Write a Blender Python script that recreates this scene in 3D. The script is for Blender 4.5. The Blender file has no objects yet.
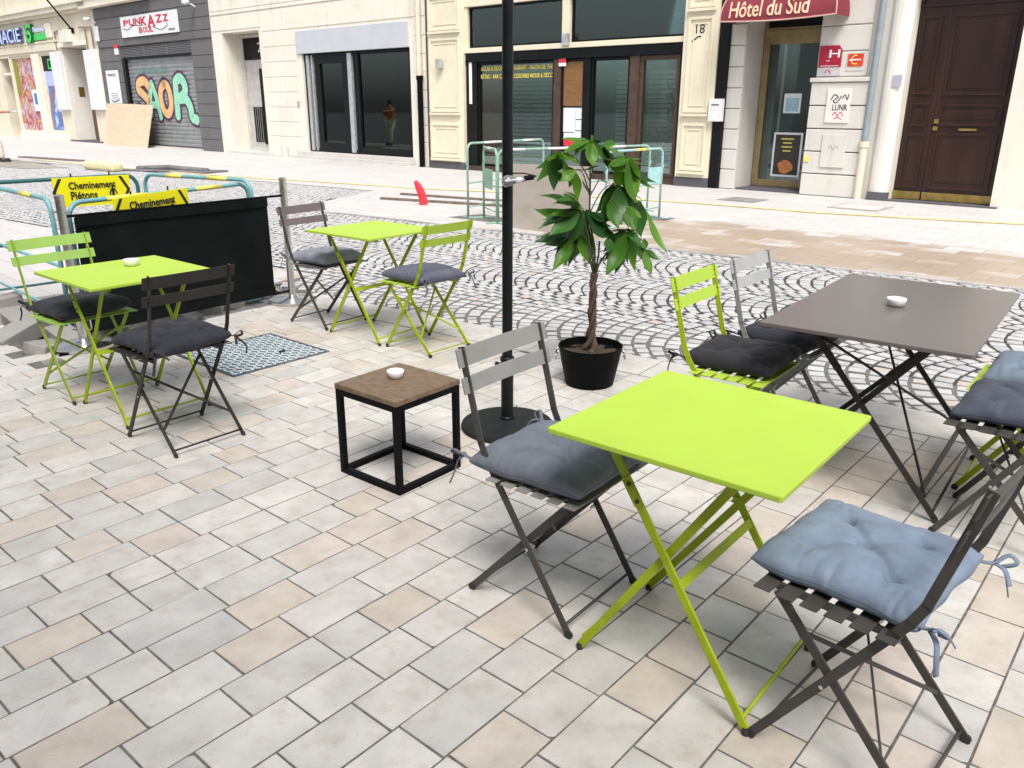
import bpy, bmesh, math, random
from mathutils import Vector, Matrix, Euler
R = math.radians
rnd = random.Random(7)
scene = bpy.context.scene
COL = scene.collection

# ------------------------------------------------------------------ helpers
class MB:
    """collects vertices and faces, then links them as ONE mesh object"""
    def __init__(self):
        self.v = []; self.f = []; self.m = []; self.mi = 0
    def add(self, vs, fs):
        o = len(self.v)
        self.v += [tuple(p) for p in vs]
        for f in fs:
            self.f.append(tuple(i + o for i in f)); self.m.append(self.mi)
    def quad(self, a, b, c, d): self.add([a, b, c, d], [(0, 1, 2, 3)])
    def box(self, a, b):
        x0, y0, z0 = [min(a[i], b[i]) for i in range(3)]; x1, y1, z1 = [max(a[i], b[i]) for i in range(3)]
        self.add([(x0,y0,z0),(x1,y0,z0),(x1,y1,z0),(x0,y1,z0),(x0,y0,z1),(x1,y0,z1),(x1,y1,z1),(x0,y1,z1)],
                 [(0,3,2,1),(4,5,6,7),(0,1,5,4),(1,2,6,5),(2,3,7,6),(3,0,4,7)])
    def bar(self, p, q, w, t, side=(1,0,0)):
        """flat bar from p to q, thickness t along 'side', width w across"""
        p = Vector(p); q = Vector(q); d = (q - p).normalized(); s = Vector(side); s = (s - d * s.dot(d)).normalized(); n = d.cross(s)
        vs = []
        for c in (p, q):
            for a, b in ((-1,-1),(1,-1),(1,1),(-1,1)): vs.append(c + s * (a * t / 2) + n * (b * w / 2))
        self.add(vs, [(0,3,2,1),(4,5,6,7),(0,1,5,4),(1,2,6,5),(2,3,7,6),(3,0,4,7)])
    def tube(self, pts, r, seg=10, closed=False, cap=True):
        P = [Vector(p) for p in pts]; n = len(P); rr = r if isinstance(r, (list, tuple)) else [r] * n
        base = len(self.v); prev = None
        for i, p in enumerate(P):
            if closed: t = P[(i + 1) % n] - P[i - 1]
            else: t = P[min(i + 1, n - 1)] - P[max(i - 1, 0)]
            t.normalize()
            if prev is None:
                a = Vector((0,0,1)) if abs(t.z) < .9 else Vector((1,0,0)); u = t.cross(a).normalized()
            else: u = (prev - t * prev.dot(t)).normalized()
            prev = u; w = t.cross(u)
            for k in range(seg):
                an = 2 * math.pi * k / seg
                self.v.append(tuple(p + (u * math.cos(an) + w * math.sin(an)) * rr[i]))
        for i in range(n if closed else n - 1):
            j = (i + 1) % n
            for k in range(seg):
                k2 = (k + 1) % seg
                self.f.append((base+i*seg+k, base+i*seg+k2, base+j*seg+k2, base+j*seg+k)); self.m.append(self.mi)
        if cap and not closed:
            self.f.append(tuple(base + k for k in range(seg))[::-1]); self.m.append(self.mi)
            self.f.append(tuple(base + (n-1)*seg + k for k in range(seg))); self.m.append(self.mi)
    def lathe(self, prof, seg=40, c=(0,0,0), cap=True):
        base = len(self.v); n = len(prof)
        for r, z in prof:
            for k in range(seg):
                a = 2*math.pi*k/seg; self.v.append((c[0]+r*math.cos(a), c[1]+r*math.sin(a), c[2]+z))
        for i in range(n-1):
            for k in range(seg):
                k2 = (k+1) % seg
                self.f.append((base+i*seg+k, base+i*seg+k2, base+(i+1)*seg+k2, base+(i+1)*seg+k)); self.m.append(self.mi)
        if cap:
            self.f.append(tuple(base+k for k in range(seg))[::-1]); self.m.append(self.mi)
            self.f.append(tuple(base+(n-1)*seg+k for k in range(seg))); self.m.append(self.mi)
    def prism(self, poly, d, inner=None):
        """closed polygon (3-D points) extruded by vector d"""
        n = len(poly); d = Vector(d); vs = [Vector(p) for p in poly]; vs += [p + d for p in vs]
        self.add(vs, [tuple(range(n))[::-1], tuple(range(n, 2*n))] + [(i, (i+1) % n, n+(i+1) % n, n+i) for i in range(n)])
    def build(self, name, mat, parent=None, origin=None, smooth=False, bevel=0, frame=None, seg=2):
        o = Vector(origin) if origin is not None else (Vector(parent['_o']) if parent is not None and '_o' in parent.keys() else Vector((0,0,0)))
        vs = self.v
        if frame: vs = [frame(*p) for p in vs]
        me = bpy.data.meshes.new(name)
        me.from_pydata([(p[0]-o.x, p[1]-o.y, p[2]-o.z) for p in vs], [], self.f)
        mats = mat if isinstance(mat, (list, tuple)) else [mat]
        for q in mats: me.materials.append(q)
        if len(mats) > 1: me.polygons.foreach_set('material_index', self.m)
        bm = bmesh.new(); bm.from_mesh(me); bmesh.ops.recalc_face_normals(bm, faces=bm.faces); bm.to_mesh(me); bm.free()
        if smooth:
            me.polygons.foreach_set('use_smooth', [True] * len(me.polygons))
        me.update()
        ob = bpy.data.objects.new(name, me); COL.objects.link(ob)
        if parent is not None: ob.parent = parent; ob.location = (0,0,0)
        else: ob.location = o
        if parent is not None: ob['_o'] = list(o)
        if bevel:
            b = ob.modifiers.new('bevel', 'BEVEL'); b.width = bevel; b.segments = seg; b.limit_method = 'ANGLE'; b.angle_limit = R(40); b.harden_normals = False
        if smooth == 'auto':
            w = ob.modifiers.new('edges', 'EDGE_SPLIT'); w.split_angle = R(38)
        return ob

def tag(o, label=None, cat=None, group=None, kind=None):
    if label: o['label'] = label
    if cat: o['category'] = cat
    if group: o['group'] = group
    if kind: o['kind'] = kind
    return o
def thing(name, label, cat, loc=(0,0,0), rz=0.0, group=None, local=False):
    o = bpy.data.objects.new(name, None); COL.objects.link(o)
    o.location = loc; o.rotation_euler = (0,0,rz); o.empty_display_size = .1
    o['_o'] = [0,0,0] if local else list(loc)
    return tag(o, label, cat, group)
def kids(o): return [c for c in bpy.data.objects if c.parent == o]
def copy_tree(o, parent=None):
    c = o.copy(); COL.objects.link(c); c.parent = parent
    for ch in kids(o): copy_tree(ch, c)
    return c

# street frame: s runs along the house fronts to the right, n away from the camera
AF = R(-41.57); SX = Vector((math.cos(AF), math.sin(AF))); NX = Vector((-math.sin(AF), math.cos(AF)))
def st(s, n, z): return (SX.x*s + NX.x*n, SX.y*s + NX.y*n, z)
AL = R(-36); LX = Vector((math.cos(AL), math.sin(AL))); LN = Vector((-math.sin(AL), math.cos(AL)))
def ln(s, n, z): return (LX.x*s + LN.x*n, LX.y*s + LN.y*n, z)
NF = 15.3                                    # the plane of the house fronts

# ------------------------------------------------------------------ materials
def newmat(name):
    m = bpy.data.materials.new(name); m.use_nodes = True; nt = m.node_tree
    return m, nt, nt.nodes['Principled BSDF']
def lk(nt, a, b): nt.links.new(a, b)
def noise_col(nt, b, c1, c2, scale, detail=6, lo=.35, hi=.65, coord='Object', rough=.6):
    tc = nt.nodes.new('ShaderNodeTexCoord'); n = nt.nodes.new('ShaderNodeTexNoise'); n.inputs['Scale'].default_value = scale; n.inputs['Detail'].default_value = detail; n.inputs['Roughness'].default_value = rough
    r = nt.nodes.new('ShaderNodeValToRGB'); r.color_ramp.elements[0].position = lo; r.color_ramp.elements[1].position = hi
    r.color_ramp.elements[0].color = (*c1, 1); r.color_ramp.elements[1].color = (*c2, 1)
    lk(nt, tc.outputs[coord], n.inputs['Vector']); lk(nt, n.outputs['Fac'], r.inputs['Fac'])
    return tc, n, r
def bump(nt, b, src, strength=.2, dist=.01):
    bp = nt.nodes.new('ShaderNodeBump'); bp.inputs['Strength'].default_value = strength; bp.inputs['Distance'].default_value = dist
    lk(nt, src, bp.inputs['Height']); lk(nt, bp.outputs['Normal'], b.inputs['Normal']); return bp
def paint(name, c, rough=.5, var=.12, scale=6, metal=0, bstr=.05, bscale=90, spec=.5, bdist=.004, rvar=1.0):
    m, nt, b = newmat(name)
    c1 = tuple(x*(1-var) for x in c); c2 = tuple(min(1, x*(1+var)) for x in c)
    tc, n, r = noise_col(nt, b, c1, c2, scale)
    lk(nt, r.outputs['Color'], b.inputs['Base Color'])
    b.inputs['Roughness'].default_value = rough; b.inputs['Metallic'].default_value = metal; b.inputs['Specular IOR Level'].default_value = spec
    mr = nt.nodes.new('ShaderNodeMapRange'); mr.inputs['To Min'].default_value = max(.03, rough-.1*rvar); mr.inputs['To Max'].default_value = min(1, rough+.12*rvar)
    n3 = nt.nodes.new('ShaderNodeTexNoise'); n3.inputs['Scale'].default_value = scale*4; n3.inputs['Detail'].default_value = 5
    lk(nt, tc.outputs['Object'], n3.inputs['Vector']); lk(nt, n3.outputs['Fac'], mr.inputs['Value']); lk(nt, mr.outputs['Result'], b.inputs['Roughness'])
    if bstr:
        n2 = nt.nodes.new('ShaderNodeTexNoise'); n2.inputs['Scale'].default_value = bscale; n2.inputs['Detail'].default_value = 4
        lk(nt, tc.outputs['Object'], n2.inputs['Vector']); bump(nt, b, n2.outputs['Fac'], bstr, bdist)
    return m
def stucco(name, c, stain=(.42,.35,.26), amount=.5):
    """painted render with faint streaky dirt of its own"""
    m, nt, b = newmat(name)
    tc, n, r = noise_col(nt, b, tuple(x*.93 for x in c), tuple(min(1, x*1.05) for x in c), .8, 8)
    mp = nt.nodes.new('ShaderNodeMapping'); mp.inputs['Scale'].default_value = (2.2, 2.2, .35); lk(nt, tc.outputs['Object'], mp.inputs['Vector'])
    n2 = nt.nodes.new('ShaderNodeTexNoise'); n2.inputs['Scale'].default_value = 1.6; n2.inputs['Detail'].default_value = 10; n2.inputs['Roughness'].default_value = .7
    lk(nt, mp.outputs['Vector'], n2.inputs['Vector'])
    r2 = nt.nodes.new('ShaderNodeValToRGB'); r2.color_ramp.elements[0].position = .54; r2.color_ramp.elements[1].position = .8
    r2.color_ramp.elements[0].color = (0,0,0,1); r2.color_ramp.elements[1].color = (amount,)*3 + (1,)
    lk(nt, n2.outputs['Fac'], r2.inputs['Fac'])
    mx = nt.nodes.new('ShaderNodeMixRGB'); lk(nt, r2.outputs['Color'], mx.inputs['Fac']); lk(nt, r.outputs['Color'], mx.inputs['Color1']); mx.inputs['Color2'].default_value = (*stain, 1)
    lk(nt, mx.outputs['Color'], b.inputs['Base Color']); b.inputs['Roughness'].default_value = .85
    n3 = nt.nodes.new('ShaderNodeTexNoise'); n3.inputs['Scale'].default_value = 40; n3.inputs['Detail'].default_value = 6
    lk(nt, tc.outputs['Object'], n3.inputs['Vector']); bump(nt, b, n3.outputs['Fac'], .15, .01)
    return m
def stone_mat(name, cols, speck, rough=.6, var_scale=9, bstr=.25, spec=.5):
    """every stone of the mesh gets its own colour (random per island), plus veins and pits"""
    m, nt, b = newmat(name)
    g = nt.nodes.new('ShaderNodeNewGeometry'); r = nt.nodes.new('ShaderNodeValToRGB'); cr = r.color_ramp; cr.interpolation = 'CONSTANT'
    while len(cr.elements) < len(cols): cr.elements.new(.5)
    tot = sum(w for c, w in cols); acc = 0
    for e, (c, w) in zip(cr.elements, cols): e.position = acc / tot; e.color = (*c, 1); acc += w
    lk(nt, g.outputs['Random Per Island'], r.inputs['Fac'])
    tc = nt.nodes.new('ShaderNodeTexCoord'); n = nt.nodes.new('ShaderNodeTexNoise'); n.inputs['Scale'].default_value = var_scale; n.inputs['Detail'].default_value = 10; n.inputs['Roughness'].default_value = .68
    # shift the noise on every stone so that stains stop at the joints
    cmb = nt.nodes.new('ShaderNodeMath'); cmb.operation = 'MULTIPLY'; cmb.inputs[1].default_value = 37.0; lk(nt, g.outputs['Random Per Island'], cmb.inputs[0])
    va = nt.nodes.new('ShaderNodeVectorMath'); va.operation = 'ADD'; lk(nt, tc.outputs['Object'], va.inputs[0]); lk(nt, cmb.outputs[0], va.inputs[1])
    lk(nt, va.outputs[0], n.inputs['Vector'])
    r2 = nt.nodes.new('ShaderNodeValToRGB'); r2.color_ramp.elements[0].position = .5; r2.color_ramp.elements[1].position = .78
    r2.color_ramp.elements[0].color = (0,0,0,1); r2.color_ramp.elements[1].color = (.75,.75,.75,1); lk(nt, n.outputs['Fac'], r2.inputs['Fac'])
    mx = nt.nodes.new('ShaderNodeMixRGB'); lk(nt, r2.outputs['Color'], mx.inputs['Fac']); lk(nt, r.outputs['Color'], mx.inputs['Color1']); mx.inputs['Color2'].default_value = (*speck, 1)
    # light cloudy variation
    n4 = nt.nodes.new('ShaderNodeTexNoise'); n4.inputs['Scale'].default_value = var_scale*.45; n4.inputs['Detail'].default_value = 8; lk(nt, va.outputs[0], n4.inputs['Vector'])
    mr = nt.nodes.new('ShaderNodeMapRange'); mr.inputs['From Min'].default_value = .3; mr.inputs['From Max'].default_value = .7; mr.inputs['To Min'].default_value = .86; mr.inputs['To Max'].default_value = 1.1
    lk(nt, n4.outputs['Fac'], mr.inputs['Value'])
    # small dark pits
    n5 = nt.nodes.new('ShaderNodeTexNoise'); n5.inputs['Scale'].default_value = var_scale*9; n5.inputs['Detail'].default_value = 3; lk(nt, va.outputs[0], n5.inputs['Vector'])
    r5 = nt.nodes.new('ShaderNodeMapRange'); r5.inputs['From Min'].default_value = .27; r5.inputs['From Max'].default_value = .36; r5.inputs['To Min'].default_value = .72; r5.inputs['To Max'].default_value = 1
    lk(nt, n5.outputs['Fac'], r5.inputs['Value'])
    m1 = nt.nodes.new('ShaderNodeMath'); m1.operation = 'MULTIPLY'; lk(nt, mr.outputs['Result'], m1.inputs[0]); lk(nt, r5.outputs['Result'], m1.inputs[1])
    vm = nt.nodes.new('ShaderNodeVectorMath'); vm.operation = 'SCALE'; lk(nt, mx.outputs['Color'], vm.inputs[0]); lk(nt, m1.outputs[0], vm.inputs['Scale'])
    lk(nt, vm.outputs[0], b.inputs['Base Color']); b.inputs['Roughness'].default_value = rough; b.inputs['Specular IOR Level'].default_value = spec
    n3 = nt.nodes.new('ShaderNodeTexNoise'); n3.inputs['Scale'].default_value = var_scale*5; n3.inputs['Detail'].default_value = 8; lk(nt, va.outputs[0], n3.inputs['Vector'])
    bump(nt, b, n3.outputs['Fac'], bstr, .006)
    return m
def glass_mat(name, tint=(.55,.6,.58), rough=.02, spec=.35):
    m, nt, b = newmat(name); nt.nodes.remove(b)
    out = nt.nodes['Material Output']; t = nt.nodes.new('ShaderNodeBsdfTransparent'); t.inputs['Color'].default_value = (*tint, 1)
    g = nt.nodes.new('ShaderNodeBsdfGlossy'); g.inputs['Roughness'].default_value = rough; g.inputs['Color'].default_value = (.82,.97,.96,1)
    f = nt.nodes.new('ShaderNodeFresnel'); f.inputs['IOR'].default_value = 1.9
    ma = nt.nodes.new('ShaderNodeMath'); ma.operation = 'MULTIPLY'; ma.inputs[1].default_value = spec; lk(nt, f.outputs[0], ma.inputs[0])
    mx = nt.nodes.new('ShaderNodeMixShader'); lk(nt, ma.outputs[0], mx.inputs[0]); lk(nt, t.outputs[0], mx.inputs[1]); lk(nt, g.outputs[0], mx.inputs[2]); lk(nt, mx.outputs[0], out.inputs['Surface'])
    return m
def wood(name, c1, c2, scale=8, stretch=(1,12,1), rough=.55, rot=0):
    m, nt, b = newmat(name)
    tc, n, r = noise_col(nt, b, c1, c2, scale, 8, .3, .7)
    mp = nt.nodes.new('ShaderNodeMapping'); mp.inputs['Scale'].default_value = stretch; mp.inputs['Rotation'].default_value = (0,0,rot)
    lk(nt, tc.outputs['Object'], mp.inputs['Vector']); lk(nt, mp.outputs['Vector'], n.inputs['Vector'])
    lk(nt, r.outputs['Color'], b.inputs['Base Color']); b.inputs['Roughness'].default_value = rough; bump(nt, b, n.outputs['Fac'], .15, .004)
    return m

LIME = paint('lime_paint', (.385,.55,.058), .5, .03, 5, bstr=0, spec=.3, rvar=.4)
LIME_SHADED = paint('lime_shaded_paint', (.31,.40,.012), .5, .14, 12, bstr=.06, spec=.3)  # lime of the legs, with their shade put into the colour
TAUPE = paint('taupe_paint', (.060,.056,.052), .5, .15, 9, bstr=.06, spec=.3)
GREYP = paint('grey_paint', (.235,.235,.225), .5, .06, 9, bstr=.06, spec=.3)
SILVERP = paint('pale_grey_paint', (.36,.37,.375), .42, .08, 9, bstr=.06)
BROWNP = paint('dark_brown_paint', (.026,.023,.021), .5, .12, 9, bstr=.06, spec=.3)
MAUVEP = paint('mauve_grey_paint', (.13,.108,.108), .5, .1, 9, bstr=.06, spec=.3)
TABLEGREY = paint('table_grey_paint', (.118,.103,.099), .3, .03, 3, bstr=0, spec=.6, rvar=0)
BLACKM = paint('black_steel', (.004,.004,.005), .5, .2, 9, spec=.08)
BLACKPOLE = paint('black_pole', (.004,.006,.007), .42, .2, 9, spec=.25)
CASTB = paint('base_cast', (.010,.013,.013), .7, .25, 14, bstr=.3, bscale=60, spec=.25)
RUST = wood('worn_brown_top', (.100,.060,.032), (.205,.142,.09), 26, (1.0,1.3,1.0), .5)
CHROME = paint('brushed_steel', (.62,.61,.59), .24, .08, 12, metal=1, bstr=.02)
CERAMIC = paint('white_ceramic', (.78,.79,.78), .2, .02, 9, bstr=0)
CANVAS = paint('black_canvas', (.005,.007,.007), .75, .25, 5, bstr=.15, bscale=260, spec=.08)
FOOT = paint('black_rubber', (.02,.02,.02), .6, .1)
POTM = paint('black_pot', (.003,.004,.004), .55, .2, 9, bstr=.05, spec=.07)
SOIL = paint('potting_soil', (.05,.035,.022), .95, .4, 60, bstr=.8, bscale=80, bdist=.02)
TEAL = paint('teal_barrier_paint', (.16,.37,.40), .45, .15, 8)
DTEAL = paint('dark_teal_paint', (.03,.13,.135), .45, .15, 8)
MINT = paint('mint_barrier_paint', (.27,.44,.33), .5, .15, 8)
SKYB = paint('pale_blue_barrier_paint', (.33,.56,.58), .5, .12, 8)
YBAND = paint('yellow_band', (.80,.66,.12), .5, .08, 12)
WBAND = paint('white_band', (.75,.76,.74), .5, .08, 12)
YSIGN = paint('yellow_sign_face', (.80,.74,.004), .4, .03, 8, bstr=.02)
INK = paint('black_ink', (.012,.012,.012), .5, .05, bstr=0)
WHITE = paint('white_plastic', (.72,.73,.74), .4, .05, 6, bstr=.03)
PAPER = paint('paper_white', (.74,.76,.79), .7, .04, 12, bstr=.03)
REDP = paint('red_plastic', (.62,.03,.05), .4, .15, 8)
REDTXT = paint('red_lettering', (.50,.02,.05), .5, .1, bstr=0)
CREAM = stucco('cream_render', (.74,.69,.57))
CREAM2 = stucco('pale_cream_render', (.735,.695,.60))
CREAMD = stucco('pharmacy_stone', (.66,.60,.48), (.33,.27,.2), .5)
CREAMW = paint('cream_joinery', (.72,.66,.50), .5, .05, 3, bstr=.05)
WHITEST = stucco('white_stone', (.62,.60,.55), (.32,.28,.22), .5)
WHITER = stucco('white_render', (.74,.71,.66), (.5,.44,.34), .3)
GREYST = stucco('grey_painted_stone', (.125,.122,.126), (.22,.21,.2), .5)
DARKST = stucco('dark_plinth', (.09,.09,.1), (.2,.19,.18), .5)
STEPST = stucco('step_stone', (.55,.53,.5), (.3,.28,.26), .5)
INTER = paint('dark_interior', (.016,.017,.017), .8, .3, 2, bstr=0)
FRAMEB = paint('black_frame', (.005,.006,.007), .45, .2, 6, bstr=.04, spec=.2)
BRONZE = paint('brown_frame', (.062,.036,.022), .5, .3, 6)
BRASSF = paint('brass_frame', (.30,.235,.115), .42, .15, 4, metal=.25)
BRASS = paint('polished_brass', (.42,.30,.10), .35, .2, 9, metal=.8)
ALU = paint('aluminium', (.5,.52,.53), .4, .15, 9, metal=.5)
GLASS = glass_mat('shop_glass', (.82,.86,.84), spec=.8)
GLASSD = glass_mat('dark_shop_glass', (.60,.70,.70), spec=1.0)
SHUT = paint('galvanised_shutter', (.25,.26,.265), .45, .15, 3, metal=.25)
SHUTD = paint('dark_shutter_slats', (.46,.49,.48), .5, .12, 3)
GRILLE = paint('grille_grey', (.16,.16,.165), .5, .15)
ORANGE = paint('orange_panel', (.58,.15,.03), .55, .12, 3)
OAK = wood('shop_board_wood', (.16,.075,.022), (.25,.125,.04), 5, (1,1,6))
DOORW = wood('dark_door_wood', (.012,.004,.003), (.036,.011,.006), 2.5, (1.6,1.6,.25), .38)
DOORW2 = wood('door_moulding_wood', (.026,.011,.008), (.052,.022,.014), 3, (1,1,1), .35)
PLY = wood('plywood', (.50,.40,.27), (.60,.50,.36), 3, (1,1,4), .7)
PLYO = wood('stained_plywood', (.36,.315,.265), (.47,.42,.37), 3, (.8,.8,1.4), .8)
AWN = paint('awning_canvas', (.20,.024,.038), .75, .1, 3, bstr=.1, bscale=120)
AWNT = paint('awning_lettering', (.72,.50,.33), .7, .05, bstr=0)
AWNE = paint('awning_trim', (.55,.34,.30), .7, .05)
PIPEB = paint('blue_grey_pipe', (.24,.29,.32), .5, .1)
PIPEC = paint('cream_pipe', (.66,.6,.47), .5, .1)
PANELB = paint('grey_white_panel', (.50,.515,.56), .5, .03, 2)
LGREEN = paint('sign_green', (.05,.55,.10), .4, .08)
LBLUE = paint('letter_blue_edge', (.05,.09,.35), .4, .08)
LFACE = paint('letter_face', (.60,.70,.85), .4, .05)
SKIN = paint('skin', (.40,.21,.13), .55, .08, 20)
TROUSERS = paint('beige_trousers', (.60,.55,.48), .85, .1, 20)
SHIRT = paint('orange_shirt', (.55,.16,.04), .85, .1, 20)
HAIR = paint('brown_hair', (.03,.018,.01), .7, .2, 40)
SHOE = paint('dark_shoe', (.02,.018,.018), .6, .1)
HOSE = paint('yellow_hose', (.62,.53,.26), .5, .12, 3)
FOAM = paint('pale_yellow_block', (.66,.60,.36), .8, .08, 9)
PLANK = wood('dusty_plank', (.10,.075,.06), (.24,.19,.15), 4, (1,6,1), .85)
TRUNKM = wood('braided_bark', (.030,.018,.013), (.105,.065,.045), 22, (1,1,.35), .9)
STEMM = paint('plant_stem', (.045,.05,.022), .6, .3, 30)
SANDM = paint('trench_sand', (.11,.105,.10), .95, .4, 14, bstr=.9, bscale=30, bdist=.03)
PATCH = paint('dark_grey_matt', (.14,.14,.14), .7, .3, 4, bstr=.4, bscale=50)
IRON = paint('cast_iron', (.13,.16,.18), .35, .3, 22, metal=.55, bstr=.2)
IRON2 = paint('worn_steel_tread', (.62,.70,.74), .4, .15, 22, metal=.2, bstr=.1)
BLOCKM = stone_mat('loose_stone', [((.20,.21,.21),1),((.28,.27,.255),1),((.15,.16,.17),1),((.33,.32,.30),1)], (.12,.105,.09))

# ------------------------------------------------------------------ text and brush strokes as real thin geometry
def text_verts(body, bold=0.0, res=4, extrude=.02):
    cu = bpy.data.curves.new('t', 'FONT'); cu.body = body; cu.resolution_u = res; cu.extrude = extrude; cu.offset = bold
    ob = bpy.data.objects.new('t', cu); COL.objects.link(ob)
    dg = bpy.context.evaluated_depsgraph_get(); me = bpy.data.meshes.new_from_object(ob.evaluated_get(dg))
    vs = [tuple(v.co) for v in me.vertices]; fs = [tuple(p.vertices) for p in me.polygons]
    bpy.data.objects.remove(ob); bpy.data.curves.remove(cu); bpy.data.meshes.remove(me)
    return vs, fs
def add_text(mb, body, box, put, bold=0.0, extrude=.02, depth=.004, slant=0):
    """box = (x0, y0, x1, y1); put(x, y, d) maps to space, d = height over the surface"""
    vs, fs = text_verts(body, bold, extrude=extrude)
    xs = [v[0] for v in vs]; ys = [v[1] for v in vs]; a, b, c, d = min(xs), max(xs), min(ys), max(ys)
    out = []
    for v in vs:
        x = box[0] + (v[0]-a)/(b-a)*(box[2]-box[0]); y = box[1] + (v[1]-c)/(d-c)*(box[3]-box[1])
        out.append(put(x + slant*(y-box[1]), y, .002 + depth*(v[2]/extrude*.5+.5)))
    mb.add(out, fs)
def stroke(mb, pts, w, put, d0=.002, t=.003, n=10):
    """a round-ended brush stroke of width w lying on a surface; pts 2-D"""
    P = [Vector((p[0], p[1], 0)) for p in pts]
    # densify with Catmull-Rom
    Q = []
    if len(P) > 2:
        for i in range(len(P)-1):
            p0, p1, p2, p3 = P[max(i-1,0)], P[i], P[i+1], P[min(i+2, len(P)-1)]
            for k in range(6):
                u = k/6; Q.append(.5*((2*p1)+(p2-p0)*u+(2*p0-5*p1+4*p2-p3)*u*u+(3*p1-p0-3*p2+p3)*u**3))
        Q.append(P[-1])
    else: Q = P
    L, Rr = [], []
    for i, p in enumerate(Q):
        tt = (Q[min(i+1,len(Q)-1)] - Q[max(i-1,0)]).normalized(); nn = Vector((-tt.y, tt.x, 0))
        L.append(p + nn*w/2); Rr.append(p - nn*w/2)
    t0 = (Q[1]-Q[0]).normalized(); t1 = (Q[-1]-Q[-2]).normalized()
    cap0 = [Q[0] - t0*w/2*math.sin(a) + Vector((-t0.y,t0.x,0))*w/2*-math.cos(a) for a in [math.pi*k/n for k in range(1,n)]]
    cap1 = [Q[-1] + t1*w/2*math.sin(a) + Vector((-t1.y,t1.x,0))*w/2*math.cos(a) for a in [math.pi*k/n for k in range(1,n)]]
    # strip quads
    m = len(Q); vs = [put(p.x,p.y,d0) for p in L] + [put(p.x,p.y,d0) for p in Rr]
    mb.add(vs, [(i, i+1, m+i+1, m+i) for i in range(m-1)])
    mb.add([put(Rr[0].x,Rr[0].y,d0)] + [put(p.x,p.y,d0) for p in cap0] + [put(L[0].x,L[0].y,d0)], [tuple(range(n+1))])
    mb.add([put(L[-1].x,L[-1].y,d0)] + [put(p.x,p.y,d0) for p in cap1] + [put(Rr[-1].x,Rr[-1].y,d0)], [tuple(range(n+1))])

def onwall(n, s0=0, z0=0): return lambda x, y, d: st(s0 + x, n - d, z0 + y)

# ------------------------------------------------------------------ ground, paving
def struct(o): return tag(o, kind='structure')
g = MB(); g.quad((-200,-200,-.32),(200,-200,-.32),(200,200,-.32),(-200,200,-.32)); struct(g.build('ground', SANDM))

TILE = stone_mat('terrace_stone', [((.535,.515,.485),4),((.50,.485,.46),4),((.56,.54,.51),3),((.52,.47,.415),2.4),((.505,.45,.39),1.5),((.515,.50,.47),3),((.535,.475,.425),2.0),((.48,.47,.45),2.4)], (.42,.33,.265), rough=.5, var_scale=17, bstr=.16)
JOINT = paint('joint_sand', (.125,.12,.11), .95, .35, 25, bstr=.5, bscale=60)
def slab(mb, poly, z=0.0, inset=.0016, drop=.0016, skirt=.16):
    """one paving stone: worn top with a small arris"""
    n = len(poly); c = sum((Vector(p) for p in poly), Vector((0,0))) / n
    top = []; mid = []; bot = []
    for p in poly:
        v = Vector(p); d = (c - v); d = d / max(d.length, 1e-6)
        q = v + d * inset * 1.4
        top.append((q.x, q.y, z)); mid.append((v.x, v.y, z - drop)); bot.append((v.x, v.y, z - skirt))
    vs = top + mid + bot
    mb.add(vs, [tuple(range(n))] + [(i, n+i, n+(i+1) % n, (i+1) % n) for i in range(n)] + [(n+i, 2*n+i, 2*n+(i+1) % n, n+(i+1) % n) for i in range(n)])
# terrace: courses run away from the camera at 49.45 degrees
AC = R(49.45); CX = Vector((math.cos(AC), math.sin(AC))); CN = Vector((-math.sin(AC), math.cos(AC)))
NEAR = 4.64; BAND = .36
pA, pB, pC = Vector((-3.77,5.78)), Vector((-2.95,4.88)), Vector((-2.02,6.98))
def in_trench(p):
    e1 = (pB - pA); n1 = Vector((-e1.y, e1.x)); n1 = n1 if n1.dot(Vector((1,1))) > 0 else -n1
    e2 = (pC - pB); n2 = Vector((-e2.y, e2.x)); n2 = n2 if n2.x < 0 else -n2
    return (p - pA).dot(n1) > 0 and (p - pB).dot(n2) > 0
def grate_hole(p):
    q = p - Vector((-1.715,5.145)); a = q.dot(CX); b = q.dot(CN); return abs(a) < .345 and abs(b) < .335
tm = MB()
edges = [2.189-.002]; v = 2.189
rows = [.1675]
v0 = 2.189 + .1675*30
k = 0
row_edges = [2.189, 2.022, 1.852, 1.685, 1.526, 1.359, 1.189, 1.02, .85, .682, .512, .343, .177]
while row_edges[-1] > -6: row_edges.append(row_edges[-1] - .1675 + rnd.uniform(-.006, .006))
up = 2.189; pre = []
while up < 9: up += .1675 + rnd.uniform(-.005, .005); pre.insert(0, up)
row_edges = pre + row_edges
def clip_half(poly, nrm, d):
    out = []
    for i in range(len(poly)):
        a, b = poly[i], poly[(i+1) % len(poly)]; da, db = a.dot(nrm)-d, b.dot(nrm)-d
        if da <= 0: out.append(a)
        if (da < 0 < db) or (db < 0 < da): out.append(a + (b-a) * (da/(da-db)))
    return out
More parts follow.
